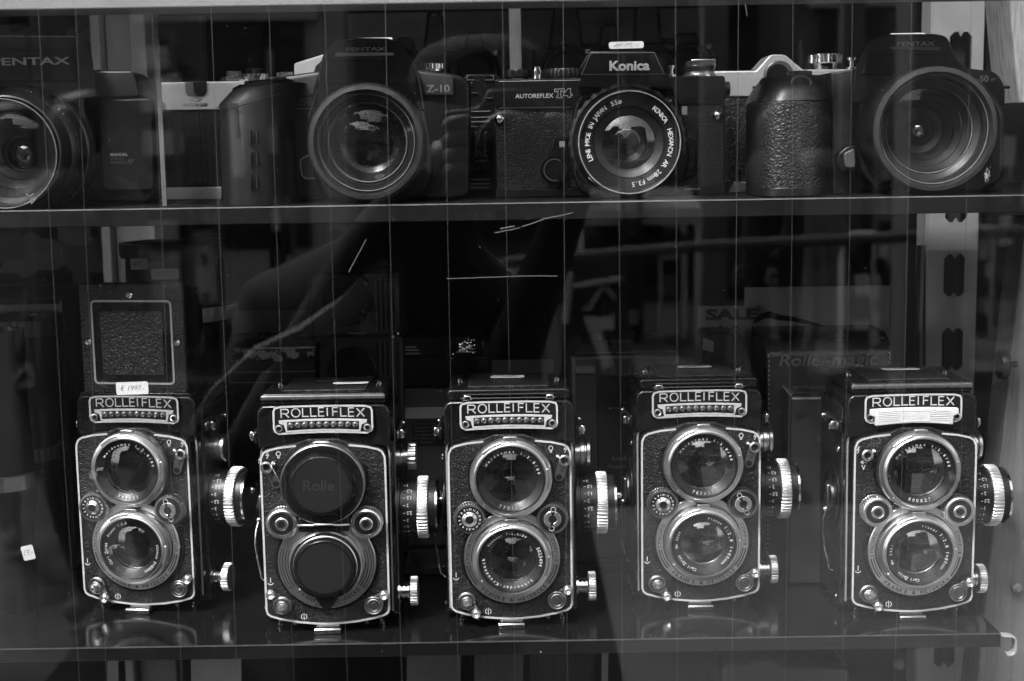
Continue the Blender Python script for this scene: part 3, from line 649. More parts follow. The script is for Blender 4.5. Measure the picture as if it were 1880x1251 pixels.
def socket(parent, x, z, kx, kz, kind):
    s_ = obj('sync_socket' if kind == 'a' else 'self_timer', B().lathe([(5.3, -.2), (5.3, -2.2), (4.9, -2.6), (4.5, -2.4), (4.4, -1.0), (.01, -1.0)], (x, 0, z), 'y', 48), SATD, parent)
    if kind == 'a': obj('plug', B().lathe([(3.3, -1), (3.3, -4.5), (2.9, -5), (2.0, -5), (1.9, -6.8), (1.2, -7), (1.0, -5.2), (.01, -5.0)], (x, 0, z), 'y', 32), SAT, s_)
    else: obj('plug', B().lathe([(3.9, -1), (3.9, -2.0), (3.4, -2.3), (3.1, -2.0), (3.0, -1.6), (1.7, -1.5), (1.6, -2.2), (1.1, -2.3), (1.0, -1.8), (.5, -1.8), (.4, -2.4), (.01, -2.4)], (x, 0, z), 'y', 32), SATD, s_)
    d = Vector((kx-x, kz-z)); l = d.length; d /= l; nrm = Vector((-d.y, d.x))
    q = [Vector((x, z))+d*3.2+nrm*3.6, Vector((kx, kz))+nrm*1.8, Vector((kx, kz))+d*1.0, Vector((kx, kz))-nrm*1.8, Vector((x, z))+d*3.2-nrm*3.6]
    obj('lever', B().prism([tuple(v) for v in q], -1.9, -.9), SATD, s_, bevel=.15)
    obj('lever_knob', B().lathe([(2.7, -1.8), (2.7, -4.4), (2.3, -4.9), (1.7, -4.6), (1.3, -4.9), (.8, -4.6), (.01, -4.9)], (kx, 0, kz), 'y', 32), SAT, s_)

def tlr(label, px, py, Y, rotz=0, sx_=1.02, gl=LENSG, open_hood=False, capped=False, wheels=('dial', 'dial'), meter='window', lever='right', clips=False, serial='770135', view='Heidosmat 1:2,8/80', take=(), tagpx=None, knob='wide', speedrot=20):
    rot_[0] = speedrot
    gx, gz = S(px, py, Y)
    root = thing('twin_lens_camera', label, 'camera', (gx, Y, SHELF), 'twin lens cameras on the lower shelf', rotz)
    ORG[root.name] = (0, 0, 0); root.scale = (sx_, 1, 1)
    # --- body
    bd = obj('body', B().box(-37.5, 38, 18, 72, 3.2, 124), LEA, root, bevel=1.6)
    obj('trim', B().prism(rrect(-37.9, 38.4, 2.9, 5.2, .4), 17.6, 72.6), BLK, bd, bevel=.3)
    for sx in (-29, 29):
        for yy in (13, 58):
            obj('foot', B().lathe([(.01, 0), (1.3, 0), (1.9, .6), (1.9, 1.6), (1.1, 2.3), (1.1, 3.4)], (sx, yy, 0), 'z', 20), CHR, bd)
    # --- front standard with its arched top
    st_pts = [(-36.3, 7), (-36.8, 103)] + [(-36.2, 107), (-34.5, 109.8), (-31, 111.4), (-22, 114), (-12, 116), (0, 116.8), (12, 116), (22, 114), (31, 111.4), (34.5, 109.8), (36.2, 107)] + [(36.8, 103), (36.3, 7), (30, 5.0), (-30, 5.0)]
    st = obj('front_standard', B().prism(st_pts, 11, 18.2), BLK, root, bevel=.9)
    obj('lens_board', B().prism([(-33.6, 8), (33.6, 8), (33.6, 106), (14, 111.5), (-14, 111.5), (-33.6, 106)], 3.5, 10.9), BLK, st, bevel=.3)
    obj('edge_glint', B().stroke([(-35.6, 8.5), (-36.0, 103), (-35.4, 106.6), (-33.6, 109), (-30, 110.8), (-20, 113.4)], 1.0, 10.7, 11.1), mat("glint_and_line_grey", .20, .4), st, smooth=0)  # pale strokes paint the light caught on both edges of the standard
    obj('edge_glint', B().stroke([(35.6, 8.5), (36.0, 103), (35.4, 106.6), (33.6, 109), (30, 110.8), (20, 113.4)], 1.0, 10.7, 11.1), mat("glint_and_line_grey"), st, smooth=0)
    # --- faceplate
    fp = [(-34.9, 103), (-34.9, 13)] + [(-34.2, 10.6), (-32.2, 9.2), (-26, 7.4), (-16, 5.4), (-6, 4.4), (0, 4.2), (6, 4.4), (16, 5.4), (26, 7.4), (32.2, 9.2), (34.2, 10.6)] + [(34.9, 13), (34.9, 103)]
    top = [(34.2, 106.4), (32.4, 108.4), (24, 110.6), (14, 112.2), (8, 114.4), (-8, 114.4), (-14, 112.2), (-24, 110.6), (-32.4, 108.4), (-34.2, 106.4)]
    f = obj('faceplate', B().prism(fp+top, 0, 3.4), LEAF, root, bevel=.35)
    a = .45
    low = [(x, z+a*.3) for x, z in [(-14.6, 110.6), (-24, 109.6), (-30.6, 108), (-32.8, 106.6), (-34.2, 103.6), (-34.4, 98), (-34.4, 13.4), (-33.6, 11.2), (-31.8, 9.8), (-26, 8.0), (-16, 6.1), (-6, 5.1), (0, 4.9), (6, 5.1), (16, 6.1), (26, 8.0), (31.8, 9.8), (33.6, 11.2), (34.4, 13.4), (34.4, 98), (34.2, 103.6), (32.8, 106.6), (30.6, 108), (24, 109.6), (14.6, 110.6)]]
    obj('border_line', B().stroke(low, 1.05, -.35, .1), LINE, f, smooth=0)
    # smooth black mask round the lenses: hump, neck and discs
    mask = [(-8.6, 113.6), (-15, 106.6), (-23.6, 98.6)] + arc(TLC, TLZ, 24.3, 292, 232, 8) + [(-15, 70), (15.8, 70)] + arc(TLC, TLZ, 24.3, 128, 68, 8) + [(24.2, 98.6), (15.6, 106.6), (9.4, 113.6)]
    mk = obj('lens_mask', B().prism(mask, -1.2, .2), BLK, f, bevel=.4)
    obj('mask_ridge', B().stroke([(-22.6, 99), (-13.2, 108.8), (-9.2, 112.6), (-5, 112.9), (5.8, 112.9), (10, 112.6), (13.9, 108.8), (23.4, 99)], .5, -1.6, -1.1), BLK2, mk, smooth=0)
    obj('lower_mask', B().cyl((TLC, 0, BLZ), 29.3, -.9, .2, 'y', 96), BLK, f, bevel=.3)
    w0 = 23.2 if not capped else 19.5
    sr = obj('shutter_ring', B().lathe([(27.3, -.8), (27.3, -2.6), (27.0, -2.9), (w0, -2.9), (w0, -.8)], (TLC, 0, BLZ), 'y', 96), SAT, f, smooth=28)
    b = B()
    for ra, rb in ((24.2, 24.7), (25.5, 26.2)) if not capped else ((21.3, 21.8), (22.9, 23.4), (24.5, 25.0), (25.9, 26.3)):
        lo = 100 if not capped else 70
        obj('groove', B().ring((TLC, BLZ), ra, rb, -3.0, -2.8, a0=lo, a1=128), BLKL, sr, smooth=0); obj('groove', B().ring((TLC, BLZ), ra, rb, -3.0, -2.8, a0=360-128, a1=360-lo), BLKL, sr, smooth=0)
    b = B()
    arctext(b, 'FRANKE', (TLC, BLZ), 24.2-(1.8 if capped else 0), 225, 189, 2.2, -2.9, True, bold=.01); arctext(b, '& HEIDECKE', (TLC, BLZ), 24.2-(1.8 if capped else 0), 184, 131, 2.2, -2.9, True, bold=.01)
    arctext(b, 'GERMANY', (TLC, BLZ), 25.2 if capped else 24.9, 197, 163, 1.4, -2.95, True, bold=.01) if capped else None
    if not capped:
        arctext(b, 'SYNCHRO', (TLC, BLZ), 24.2, 261, 296, 2.1, -2.9, False); arctext(b, 'COMPUR', (TLC, BLZ), 24.2, 64, 98, 2.1, -2.9, False)
    obj('lettering', b, BLKL, sr, smooth=0)
    # bridge between the lenses
    obj('bridge', B().prism([(-12, 73.6), (-8, 66), (-12, 59), (13.2, 59), (9.2, 66), (13.2, 73.6)], -2.8, -.9), SATD if not capped else BLK, f, bevel=.4)
    # --- lenses
    if not capped:
        lens_unit(root, 'viewing_lens', TLZ, 14.6, [(view, 15.4, -62, 82, False, 1.55), (serial, 15.8, 205, 158, True, 1.9)], seed=0, reflect=gl)
        lens_unit(root, 'taking_lens', BLZ, 13.0, [(s_, 15.3, a0, a1, False, h_) for s_, a0, a1, h_ in take], seed=10, reflect=gl, outer=22.8)
    else:
        r = lens_unit(root, 'viewing_lens', TLZ, 13.9, [], capped=True); lens_unit(root, 'taking_lens', BLZ, 12.6, [], capped=True, outer=20.5)
        cp = obj('lens_cap', B().lathe([(22.9, -6), (22.9, -10.0), (22.3, -10.9), (21.0, -11.2), (18.6, -11.3), (17.6, -12.6), (16.9, -14.2), (16.2, -14.6), (.01, -14.6)], (TLC, 0, TLZ), 'y', 96), BLK, root, smooth=30)
        obj('cap_face', B().cyl((TLC, 0, TLZ), 15.2, -14.9, -14.5, 'y', 64), mat("cap_crackle", .009, .7, spec=.12, bump=('noise', 1800, .4)), cp)
        obj('cap_rim', B().lathe([(22.95, -9.0), (23.3, -9.4), (23.2, -10.0), (22.4, -10.7)], (TLC, 0, TLZ), 'y', 96), SATD, cp)
        b = B(); text(b, 'Rolle', -9.6, 7.6, TLZ-2.6, TLZ+3.6, -14.9, th=.15, bold=.015, shear=.1); obj('lettering', b, BLKL, cp, smooth=0)
        obj('hinge_lug', B().ring((TLC, TLZ), 22.2, 24.6, -9.5, -7, a0=-11, a1=11), SAT, cp, bevel=.3)
        c2 = obj('lens_cap', B().lathe([(19.6, -4), (19.6, -9.2), (19.0, -10.2), (17.6, -10.6), (17.0, -12), (16.4, -13.4), (15.9, -13.8), (.01, -13.8)], (TLC, 0, BLZ-.3), 'y', 96), BLK, root, smooth=30)
        obj('cap_face', B().cyl((TLC, 0, BLZ-.3), 14.6, -14.1, -13.7, 'y', 64), mat("cap_crackle"), c2)
        obj('cap_tab', B().prism([(-7, BLZ-17.5), (8.2, BLZ-17.5), (3, BLZ-25.6), (-1.8, BLZ-25.6)], -9.2, -5), BLK, c2, bevel=.8)
        obj('cap_hinge', B().tube([(-14, -9.8, 66.6), (-6, -10.2, 66.6), (-4, -10.8, 67.2), (5, -10.8, 67.2), (7, -10.2, 66.6), (14.8, -9.8, 66.6)], .8, 10), SATD, cp)
        obj('cap_web', B().box(-13.6, 14.4, -9.3, -4, 62.4, 70.8), BLK, cp, bevel=.8)
    # --- wheels
    wheel(root, -22.9, 66.9, wheels[0], -1); wheel(root, 23.7, 66.3, wheels[1], 1)
    # --- lever at the top corner of the plate
    if lever == 'right': A, C = (31.0, 99.4), (27.9, 89.6)
    elif lever == 'left': A, C = (-31.0, 99.0), (-26.2, 89.0)
    else: A, C = (-28.0, 99.4), None
    if C:
        d = Vector((C[0]-A[0], C[1]-A[1])); n_ = Vector((-d.y, d.x)).normalized()*2.7; p = []
        for k in range(9): t_ = pi*k/8; p.append((C[0]+n_.x*cos(t_)+d.normalized().x*2.7*sin(t_), C[1]+n_.y*cos(t_)+d.normalized().y*2.7*sin(t_)))
        for k in range(9): t_ = pi+pi*k/8; p.append((A[0]+n_.x*cos(t_)+d.normalized().x*2.7*sin(t_), A[1]+n_.y*cos(t_)+d.normalized().y*2.7*sin(t_)))
        lv = obj('flash_lever', B().prism(p, -1.5, -.6), SATD, root, bevel=.2)
        obj('pivot', B().cyl((C[0], 0, C[1]), 1.7, -1.8, -1.4, 'y', 20), BLK2, lv)
        b = B(); m = (Vector(A)+Vector(C))/2; text(b, 'V', m.x-1.1, m.x+1.1, m.y-2.4, m.y+.1, -1.5, bold=.02); b.stroke([(m.x-1.6, m.y+1.8), (m.x+1.5, m.y+1.4)], .45, -1.6, -1.5).stroke([(m.x+.3, m.y+2.5), (m.x+1.5, m.y+1.4), (m.x+.3, m.y+.6)], .45, -1.6, -1.5)
        obj('lettering', b, BLKL, lv, smooth=0)
    else:
        lv = obj('flash_lever', B().prism(rrect(-35.2+3, -23.4, 97.2, 102.6, .8), -.9, -.2), BLK, root, bevel=.2)
        b = B(); text(b, 'V', A[0]-1.3-1.4, A[0]+1.1-1.4, A[1]-9.2, A[1]-6.2, -.2, bold=.02); b.stroke([(A[0]-3, A[1]-4.6), (A[0]+.6, A[1]-4.8)], .45, -.3, -.1).stroke([(A[0]-1.6, A[1]-3.6), (A[0]-3, A[1]-4.6), (A[0]-1.6, A[1]-5.6)], .45, -.3, -.1)
        obj('lettering', b, WHT, lv, smooth=0)
    obj('lever_button', B().lathe([(3.3, -1.2), (3.3, -3.4), (2.9, -3.8), (2.2, -3.8), (1.9, -3.2), (1.7, -2.2), (.01, -2.2)], (A[0], 0, A[1]), 'y', 32).ball((A[0]-(3.8 if lever == 'right' else -3.8), -1.6, A[1]+2.2), 1.3, 'y', 12, 6), SAT, lv)
    obj('button_well', B().cyl((A[0], 0, A[1]), 1.8, -2.6, -2.2, 'y', 20), BLK2, lv)
    sx = 1 if lever == 'right' else -1; bx, ex = (31.6, 23.4) if sx > 0 else ((-30.5, -24.4) if lever == 'left' else (-34+1.4, None))
    bz = 106.0 if lever != 'plain' else 102.4
    b = B().stroke([(bx+.6, bz+1.6), (bx-.7, bz-.4), (bx+.7, bz-.2), (bx-.5, bz-2.3)], .42, -.35, -.1)
    if ex: b.stroke([(ex+1.15*sin(t_)*1, bz+.3+1.3*cos(t_)) for t_ in [(.4+.0*k)+k*(2*pi-0)/14 for k in range(15)]], .36, -.35, -.1).stroke([(ex-.45, bz-1.0), (ex-.45, bz-2.1), (ex+.45, bz-2.1), (ex+.45, bz-1.0)], .32, -.35, -.1)
    obj('marking', b, WHT, f, smooth=0)
    # small marks at the foot of the plate
    b = B().stroke(arc(-31.5, 30.6, 1.6, 110, 250, 8), .4, -.35, -.1).stroke([(-31.5, 33.2), (-31.5, 30.2)], .4, -.35, -.1)
    b.stroke(arc(-13.5, 9.6, 1.6, 30, 150, 7), .38, -.35, -.1).stroke(arc(-13.5, 9.6, 1.6, 210, 330, 7), .38, -.35, -.1).stroke([(-13.5, 11.6), (-13.5, 7.6)], .38, -.35, -.1)
    obj('marking', b, WHT, f, smooth=0)
    if lever == 'left': socket(root, -25.2, 17.0, -31.2, 24.3, 'a')
    else: socket(root, -25.6, 16.6, -20.4, 9.6, 'a')
    socket(root, 25.8, 16.2, 31.9, 22.9, 'b')
    # --- name plate block and hood
    hb = obj('finder_block', B().prism([(-37, 108), (-37, 128), (-35.8, 131), (-33.4, 132.6), (33.4, 132.6), (35.8, 131), (37, 128), (37, 108)], 8.2, 66), BLK, root, bevel=1.0)
    for k in range(3):
        obj('ridge', B().stroke([(-31.2-1.5*k, 112), (-31.6-1.5*k, 128-.4*k), (-29.8-1.1*k, 131.2-.2*k), (-26, 131.8)], .5, 7.9, 8.4).stroke([(31.2+1.5*k, 112), (31.6+1.5*k, 128-.4*k), (29.8+1.1*k, 131.2-.2*k), (26, 131.8)], .5, 7.9, 8.4), BLK, hb, smooth=0)
    ay = 6.2
    bow = lambda x: .9*(1-(x/28.)**2)
    top_ = [(x, 132.6+bow(x)*.6) for x in (-24, -12, 0, 12, 24)]
    o_ = [(-28, 129.8), (-27.2, 131.8), (-24, 132.7)] + [(x, 132.8+bow(x)*.25) for x in (-12, 0, 12)] + [(24, 132.7), (27.2, 131.8), (28, 129.8), (28, 119.4), (27.4, 117.6), (25, 116.2)] + [(x, 115.9+bow(x)*1.3) for x in (18, 9, 0, -9, -18)] + [(-25, 116.2), (-27.4, 117.6), (-28, 119.4)]
    npl = obj('name_plate', B().prism(o_, ay, 8.4), BLK2, root, bevel=.2)
    obj('border_line', B().stroke([(x*.975, 124.6+(z-124.6)*.95) for x, z in o_], 1.0, ay-.3, ay+.1, True), LINE, npl, smooth=0)
    lx = [(-23.1, 'R'), (-17.2, 'O'), (-11.1, 'L'), (-6.6, 'L'), (-2.2, 'E'), (2.6, 'I'), (5.6, 'F'), (10.0, 'L'), (14.4, 'E'), (18.9, 'X')]
    b = B()
    for x_, ch in lx:
        w_, paths = glyph(ch)
        for p in paths: b.stroke([(x_+q[0]*5.0, 125.6+bow(x_+2)*1.25+q[1]*4.9) for q in p], .6, ay-.3, ay+.05)
    obj('lettering', b, LINE, npl, smooth=0)
    if meter == 'window':
        # bright frame of the light meter with its row of small lenses
        up = [(x, 124.2+bow(x)*1.2) for x in (-24.6, -20, -10, 0, 10, 20, 24.6)]
        fr_out = up + [(24.2, 122.6), (21.6, 121.6), (20.6, 117.4), (10, 117.9), (0, 118.2), (-10, 117.9), (-20.6, 117.4), (-21.6, 121.6), (-24.2, 122.6)]
        mt_ = obj('meter_frame', B().prism(fr_out, ay-.5, ay-.1), LINE, npl, bevel=.1)
        obj('meter_recess', B().prism([(x, 123.1+bow(x)*1.1) for x in (-20, -10, 0, 10, 20)]+[(20, 118.6), (10, 119.2), (0, 119.4), (-10, 119.2), (-20, 118.6)], ay-.62, ay-.4), BLK2, mt_, smooth=0)
        for k in range(10):
            x_ = -18.0+k*4.0; obj('meter_lens', B().lathe([(1.95*sin(pi*j/2/6)+.01, -1.3*cos(pi*j/2/6)) for j in range(7)], (x_, ay-.5, 121.0+bow(x_)*1.0), 'y', 20), mat("meter_bubble", .05, .12, coat=1., rvar=0), mt_)
    else:
        up = [(x, 124.6+bow(x)*1.0) for x in (-25, -18, -9, 0, 9, 18, 25)]
        cv = obj('meter_cover', B().prism(up + [(25.4, 121.4), (22.4, 120.2), (22.2, 115.0), (11, 116.0), (0, 116.4), (-11, 116.0), (-22.2, 115.0), (-22.4, 120.2), (-25.4, 121.4)], ay-3.0, ay-.1), IVORY, npl, bevel=.6)
        b = B()
        for k in range(6):
            for s_ in (-1, 1): b.stroke([(s_*20.5, 118.0+k*1.05), (s_*9.0, 118.55+k*1.05)], .42, ay-3.25, ay-2.9)
        b.stroke([(-8.6, 117.6), (-8.6, 123.6), (8.6, 123.6), (8.6, 117.6)], .35, ay-3.2, ay-2.9, True)
        text(b, 'Rollei', -7, 7, 118.4, 123, ay-3.0, th=.12, bold=.01, shear=.35)
        b.box(20.2, 21, ay-3.2, ay-2.9, 116, 124).box(-21, -20.2, ay-3.2, ay-2.9, 116, 124)
        obj('moulding', b, mat("white_plastic_relief", .47, .5), cv, bevel=.1)
    for s_ in (-1, 1):
        k_ = obj('screw', B().lathe([(2.1, -.4), (2.1, -.9), (1.5, -1.1), (1.3, -.5), (.01, -.5)], (s_*24.6, ay, 119.8), 'y', 24), SAT, npl)
        obj('screw_well', B().cyl((s_*24.6, ay, 119.8), 1.25, -.75, -.4, 'y', 16), BLK2, k_)
    if not open_hood:
        hz = 133.0
        hd_ = obj('hood', B().prism(rpoly([(-34.6, hz), (34.6, hz), (34.6, hz+6.4), (-34.6, hz+6.4)], [0, 0, 2.4, 2.4], 4), 9.6, 66), BLK, root, bevel=.9)
        lid = obj('lid', B().prismz(rrect(-23.5, 23.5, 16, 62, 1.5), hz+6.3, hz+7.3), LEA, hd_, bevel=.4)
        obj('lid_line', B().add([(x, y, hz+7.45) for x, y in rrect(-22.6, 22.6, 17, 61, 1.2)]+[(x, y, hz+7.45) for x, y in rrect(-22.0, 22.0, 17.6, 60.4, 1.2)], [(i, (i+1) % 24, 24+(i+1) % 24, 24+i) for i in range(24)]), SATD, lid, smooth=0)
        obj('emblem', B().prismz([(10*cos(t_/16*pi), 50+5*sin(t_/16*pi)) for t_ in range(32)], hz+7.32, hz+7.55), BLKL, lid, smooth=0)
        for s_ in (-1, 1): obj('stud', B().lathe([(1.9, 0), (1.9, 1.2), (1.4, 1.8), (.01, 1.9)], (s_*28.4, 42, hz+6.3), 'z', 20), CHR, hd_)
        if clips:
            b = B()
            b.tube([(-26, 8.6, hz+3.6), (26, 8.6, hz+3.6)], .9, 10).tube([(-27, 8.8, hz+1.3), (27, 8.8, hz+1.3)], .7, 8)
            obj('hinge_bar', b, GLOSS, hd_)
            for s_ in (-1, 1): obj('hood_clip', B().prism([(s_*20.6, hz+.4), (s_*26, hz+.2), (s_*25.2, hz+3.4), (s_*21.6, hz+3.2)], 7.2, 9.4), CHR, hd_, bevel=.5)
        else:
            obj('front_bar', B().prism(rrect(-34.8, 34.8, hz+2.4, hz+5.6, 1.3), 8.6, 10.5), mat("hood_highlight_enamel", .05, .3, coat=.3), hd_, bevel=1.1)
    else:
        hz = 133.0; hh = 68
        hd_ = obj('hood', B().prism(rpoly([(-32.4, hz), (32.4, hz), (32.4, hz+hh), (-32.4, hz+hh)], [0, 0, 2.5, 2.5], 4), 10, 13.5), LEAF, root, bevel=.9)
        obj('hood_side', B().prismx([(13.6, hz), (46, hz), (40, hz+hh-6), (13.6, hz+hh-1)], 31, 32), BLK, hd_, bevel=.3); obj('hood_side', B().prismx([(13.6, hz), (46, hz), (40, hz+hh-6), (13.6, hz+hh-1)], -32, -31), BLK, hd_, bevel=.3)
        obj('hood_back', B().loft([[(-31, 46, hz), (31, 46, hz), (31, 47.5, hz), (-31, 47.5, hz)], [(-31, 40, hz+hh-6), (31, 40, hz+hh-6), (31, 41.5, hz+hh-6), (-31, 41.5, hz+hh-6)]]), BLK, hd_, bevel=.3)
        obj('frame_line', B().stroke(rrect(-24.6, 24.4, hz+7.0, hz+57, 2.6, 4), 1.0, 9.5, 10.05, True), LINE, hd_, smooth=0)
        obj('magnifier_plate', B().prism(rrect(-23.6, 23.4, hz+8, hz+56, 1.8), 9.3, 9.95), BLK, hd_, bevel=.2)
        obj('leather_inset', B().prism(rrect(-19.2, 19.2, hz+12.4, hz+51, 1.0), 8.8, 9.4), mat("deep_leatherette", .011, .40, bump=('leather', 700, 1.0)), hd_, bevel=.2)
        for x_, z_ in ((-.5, hz+61), (-27.6, hz+32.5), (27.2, hz+32.2)): obj('stud', B().lathe([(2.1, 0), (2.1, -1.0), (1.5, -1.5), (1.2, -1.1), (.7, -1.5), (.01, -1.5)], (x_, 10, z_), 'y', 24), CHR, hd_)
        obj('collar', B().prism([(-35.4, hz-1), (35.4, hz-1), (33.6, hz+1.4), (-33.6, hz+1.4)], 9, 64), BLK, hd_, bevel=.4)
    # --- right side: knobs and strap lug
    kn = obj('focus_knob', B().lathe([(.01, 38), (18.0, 38), (18.0, 40.5), (17.0, 40.9), (17.0, 49.9), (.01, 50)], (0, 30, 66.2), 'x', 64), BLK2, root)
    obj('knurled_rim', B().lathe([(15, 50.1), (18.1, 50.2), (18.5, 50.7), (18.5, 55.8), (18.1, 56.3), (15, 56.5)], (0, 30, 66.2), 'x', 200, knurl={1, 2, 3, 4}, kd=.8), KNR, kn, smooth=25)
    obj('scale_dial', B().lathe([(16.2, 56.2), (16.2, 60.3), (.01, 60.4)], (0, 30, 66.2), 'x', 64), BLK2, kn)
    obj('dial_rim', B().lathe([(16.2, 60.3), (16.7, 60.4), (16.7, 61.6), (16.0, 61.9), (15.2, 61.6), (15.1, 60.6), (.01, 60.8)], (0, 30, 66.2), 'x', 64), CHR, kn)
    obj('reminder_face', B().lathe([(15, 61.0), (6, 63.6), (.01, 64)], (0, 30, 66.2), 'x', 48), GLOSS, kn)
    obj('memo_index', B().ball((63.4, 27, 71), 2.4, 'y', 20, 10, .8), CHR, kn)
    b = B()
    for k, s_ in enumerate(['1', '1,2', '1,5', '2', '2,5', '3', '4', '6', '10', '15']):
        a = radians(-62+k*(15)); v, ff = tmesh(s_, .01, 0, 2); ax = max(p[0] for p in v)
        oo = []
        for p in v:       # numerals wrapped upside down on the drum, facing out
            u = (ax-p[0])*2.9; q = a+(p[1]-.36)*2.9/17.0; r_ = 17.06+(.06 if p[2] > 0 else 0)
            oo.append((44.6+u*.9, 30-r_*cos(q), 66.2-r_*sin(q)))
        b.add(oo, ff)
        r_ = 17.1; b.add([(42.6, 30-r_*cos(a-.012), 66.2-r_*sin(a-.012)), (43.8, 30-r_*cos(a-.012), 66.2-r_*sin(a-.012)), (43.8, 30-r_*cos(a+.012), 66.2-r_*sin(a+.012)), (42.6, 30-r_*cos(a+.012), 66.2-r_*sin(a+.012))], [(0, 1, 2, 3)])
    obj('lettering', b, WHT, kn, smooth=0)
    uk = obj('spool_knob', B().lathe([(.01, 38), (6.5, 38), (6.5, 40.4), (5.0, 41), (5.0, 42.2), (5.6, 42.4), (5.6, 43.4), (5.0, 43.6), (5.0, 44.6)] if knob != 'wide' else [(.01, 38), (7.5, 38), (7.6, 41.0), (8.4, 41.4), (8.4, 43.4), (7.4, 43.9), (7.4, 44.6)], (0, 33, 96.4), 'x', 48), SAT, root, smooth=25)
    obj('knurled_end', B().lathe([(5, 44.7), (7.8, 44.8), (8.0, 45.2), (8.0, 49.2), (7.6, 49.6), (.01, 49.7)] if knob != 'wide' else [(6, 44.7), (8.7, 44.8), (8.9, 45.2), (8.7, 46.8), (8.2, 47.1), (.01, 47.2)], (0, 33, 96.4), 'x', 72, knurl={1, 2, 3, 4} if knob != 'wide' else None, kd=.45), SAT, uk, smooth=25)
    lk = obj('spool_knob', B().lathe([(.01, 38), (6.4, 38), (6.4, 39.4), (4.6, 39.8), (4.6, 40.8), (5.4, 41), (5.4, 42), (4.6, 42.2), (4.6, 43.2), (5.4, 43.4), (5.4, 44.4), (4.6, 44.7)], (0, 24, 16.4), 'x', 40), CHR, root, smooth=25)
    obj('knurled_end', B().lathe([(4.4, 44.8), (8.3, 44.9), (8.7, 45.3), (8.7, 48.8), (8.3, 49.3), (4, 49.6), (.01, 49.6)], (0, 24, 16.4), 'x', 120, knurl={1, 2, 3, 4}, kd=.6), KNR, lk, smooth=25)
    for s_ in (-1, 1):
        lg = obj('strap_lug', B().box(min(s_*38, s_*40), max(s_*38, s_*40), 14, 52, 109.5, 116.5), BLK, root, bevel=.6)
        obj('lug_plate', B().prismx(rpoly([(15, 110.4), (50, 110.4), (50, 115.6), (15, 115.6)], 2.4), min(s_*40.1, s_*41), max(s_*40.1, s_*41)), SATD, lg, bevel=.25)
        obj('catch', B().ball((s_*42.2, 24, 112.6), 3.4, 'x', 20, 10, .75).box(min(s_*41, s_*43.6), max(s_*41, s_*43.6), 20, 30, 110.2, 115.4), CHR, lg, bevel=.8)
        obj('lug_stud', B().ball((s_*41.6, 47, 114), 1.5, 'x', 14, 8), CHR, lg)
    # --- left side: film chamber discs and the wire latch
    dk = obj('side_dial', B().lathe([(20.5, -38), (20.5, -38.8), (19.5, -39.2), (15.5, -39), (15, -38.5), (12, -38.6), (11.5, -39.4), (.01, -39.5)], (0, 38, 66), 'x', 64), BLK, root, smooth=25)
    obj('dial_rim', B().lathe([(9.2, -39.5), (9.2, -40.2), (8.2, -40.4), (8.0, -39.6)], (0, 38, 66), 'x', 48), SATD, dk)
    obj('latch', B().box(-42.4, -40, 32, 38, 60, 74), SATD, dk, bevel=.8); obj('latch_pin', B().ball((-42.6, 34, 58.6), 2.0, 'x', 16, 8), CHR, dk)
    obj('wire_loop', B().tube([(-42.6, 33, 58), (-44.2, 32, 52), (-44.8, 31, 44), (-43.6, 30, 36), (-42.4, 29, 30), (-41.4, 29, 24), (-39, 29, 22)], .75, 8), CHR, dk)
    obj('side_stud', B().ball((-38.6, 22, 98), 2.4, 'x', 16, 8, .5).ball((-38.6, 22, 8), 1.7, 'x', 16, 8, .5), CHR, dk)
    # --- tripod catch under the front
    cl = obj('front_catch', B().prism([(-7.6, .6), (-7.6, 2.8), (-5, 4.8), (-2, 6.4), (2, 6.4), (5, 4.8), (7, 2.8), (7, .6)], .6, 2.0), SATD, root, bevel=.3)
    obj('lip', B().box(-7.7, 7.1, -3.6, .6, 1.7, 3.3).box(-7.7, 7.1, -4.4, -3.6, .3, 3.0), CHR, cl, bevel=.35)
    obj('bolt', B().ball((21, 6, 3.4), 1.1, 'y', 12, 6).ball((-19.5, 6, 3.4), 1.1, 'y', 12, 6), SATD, cl)
    return root
BRG = glass('bright_lens_glass', 2.3, 0, .7, 1.0)
ZE = [('Carl Zeiss', 232, 282, 1.9), ('Planar 1:2,8', 296, 352, 1.5), ('f=80mm', 118, 152, 1.9), ('2334024', 80, 112, 1.3)]
ZE4 = [('Carl Zeiss', 196, 246, 1.9), ('Nr 2334', 262, 300, 1.4), ('Planar', 8, 42, 1.4), ('1:2,8 f=80mm', 48, 140, 1.9)]
ZE5 = [('Carl Zeiss', 178, 226, 1.9), ('Nr 2451', 246, 290, 1.4), ('Planar', 4, 40, 1.4), ('1:2,8 f=80mm', 46, 128, 1.9)]
SK = [('Schneider-Kreuznach', 134, 276, 1.9), ('5023494', 62, 104, 2.0), ('Xenotar 1:2,8/80', 302, 392, 1.4)]
tlr('twin lens camera with its square leather hood raised, below the 1997 euro tag', 257, 1113, 838, rotz=radians(-8.5), open_hood=True, wheels=('dial', 'dial'), lever='right', serial='785501', take=ZE, speedrot=0, view='Heidosmat 1:2,8/80')
tlr('twin lens camera with both lenses covered by black caps', 603, 1144, 797, sx_=1.035, capped=True, wheels=('button', 'button'), lever='left', knob='thin')
tlr('twin lens camera with number 770135 and hinged hood, middle of the five', 940, 1134, 801, wheels=('dial', 'dial'), lever='right', clips=True, serial='770135', take=SK, speedrot=20)
tlr('twin lens camera with number 767637, just left of the white-covered one', 1286, 1109, 828, rotz=radians(.5), wheels=('dial', 'dial'), lever='right', clips=True, serial='767637', take=ZE4, gl=BRG, speedrot=-8)
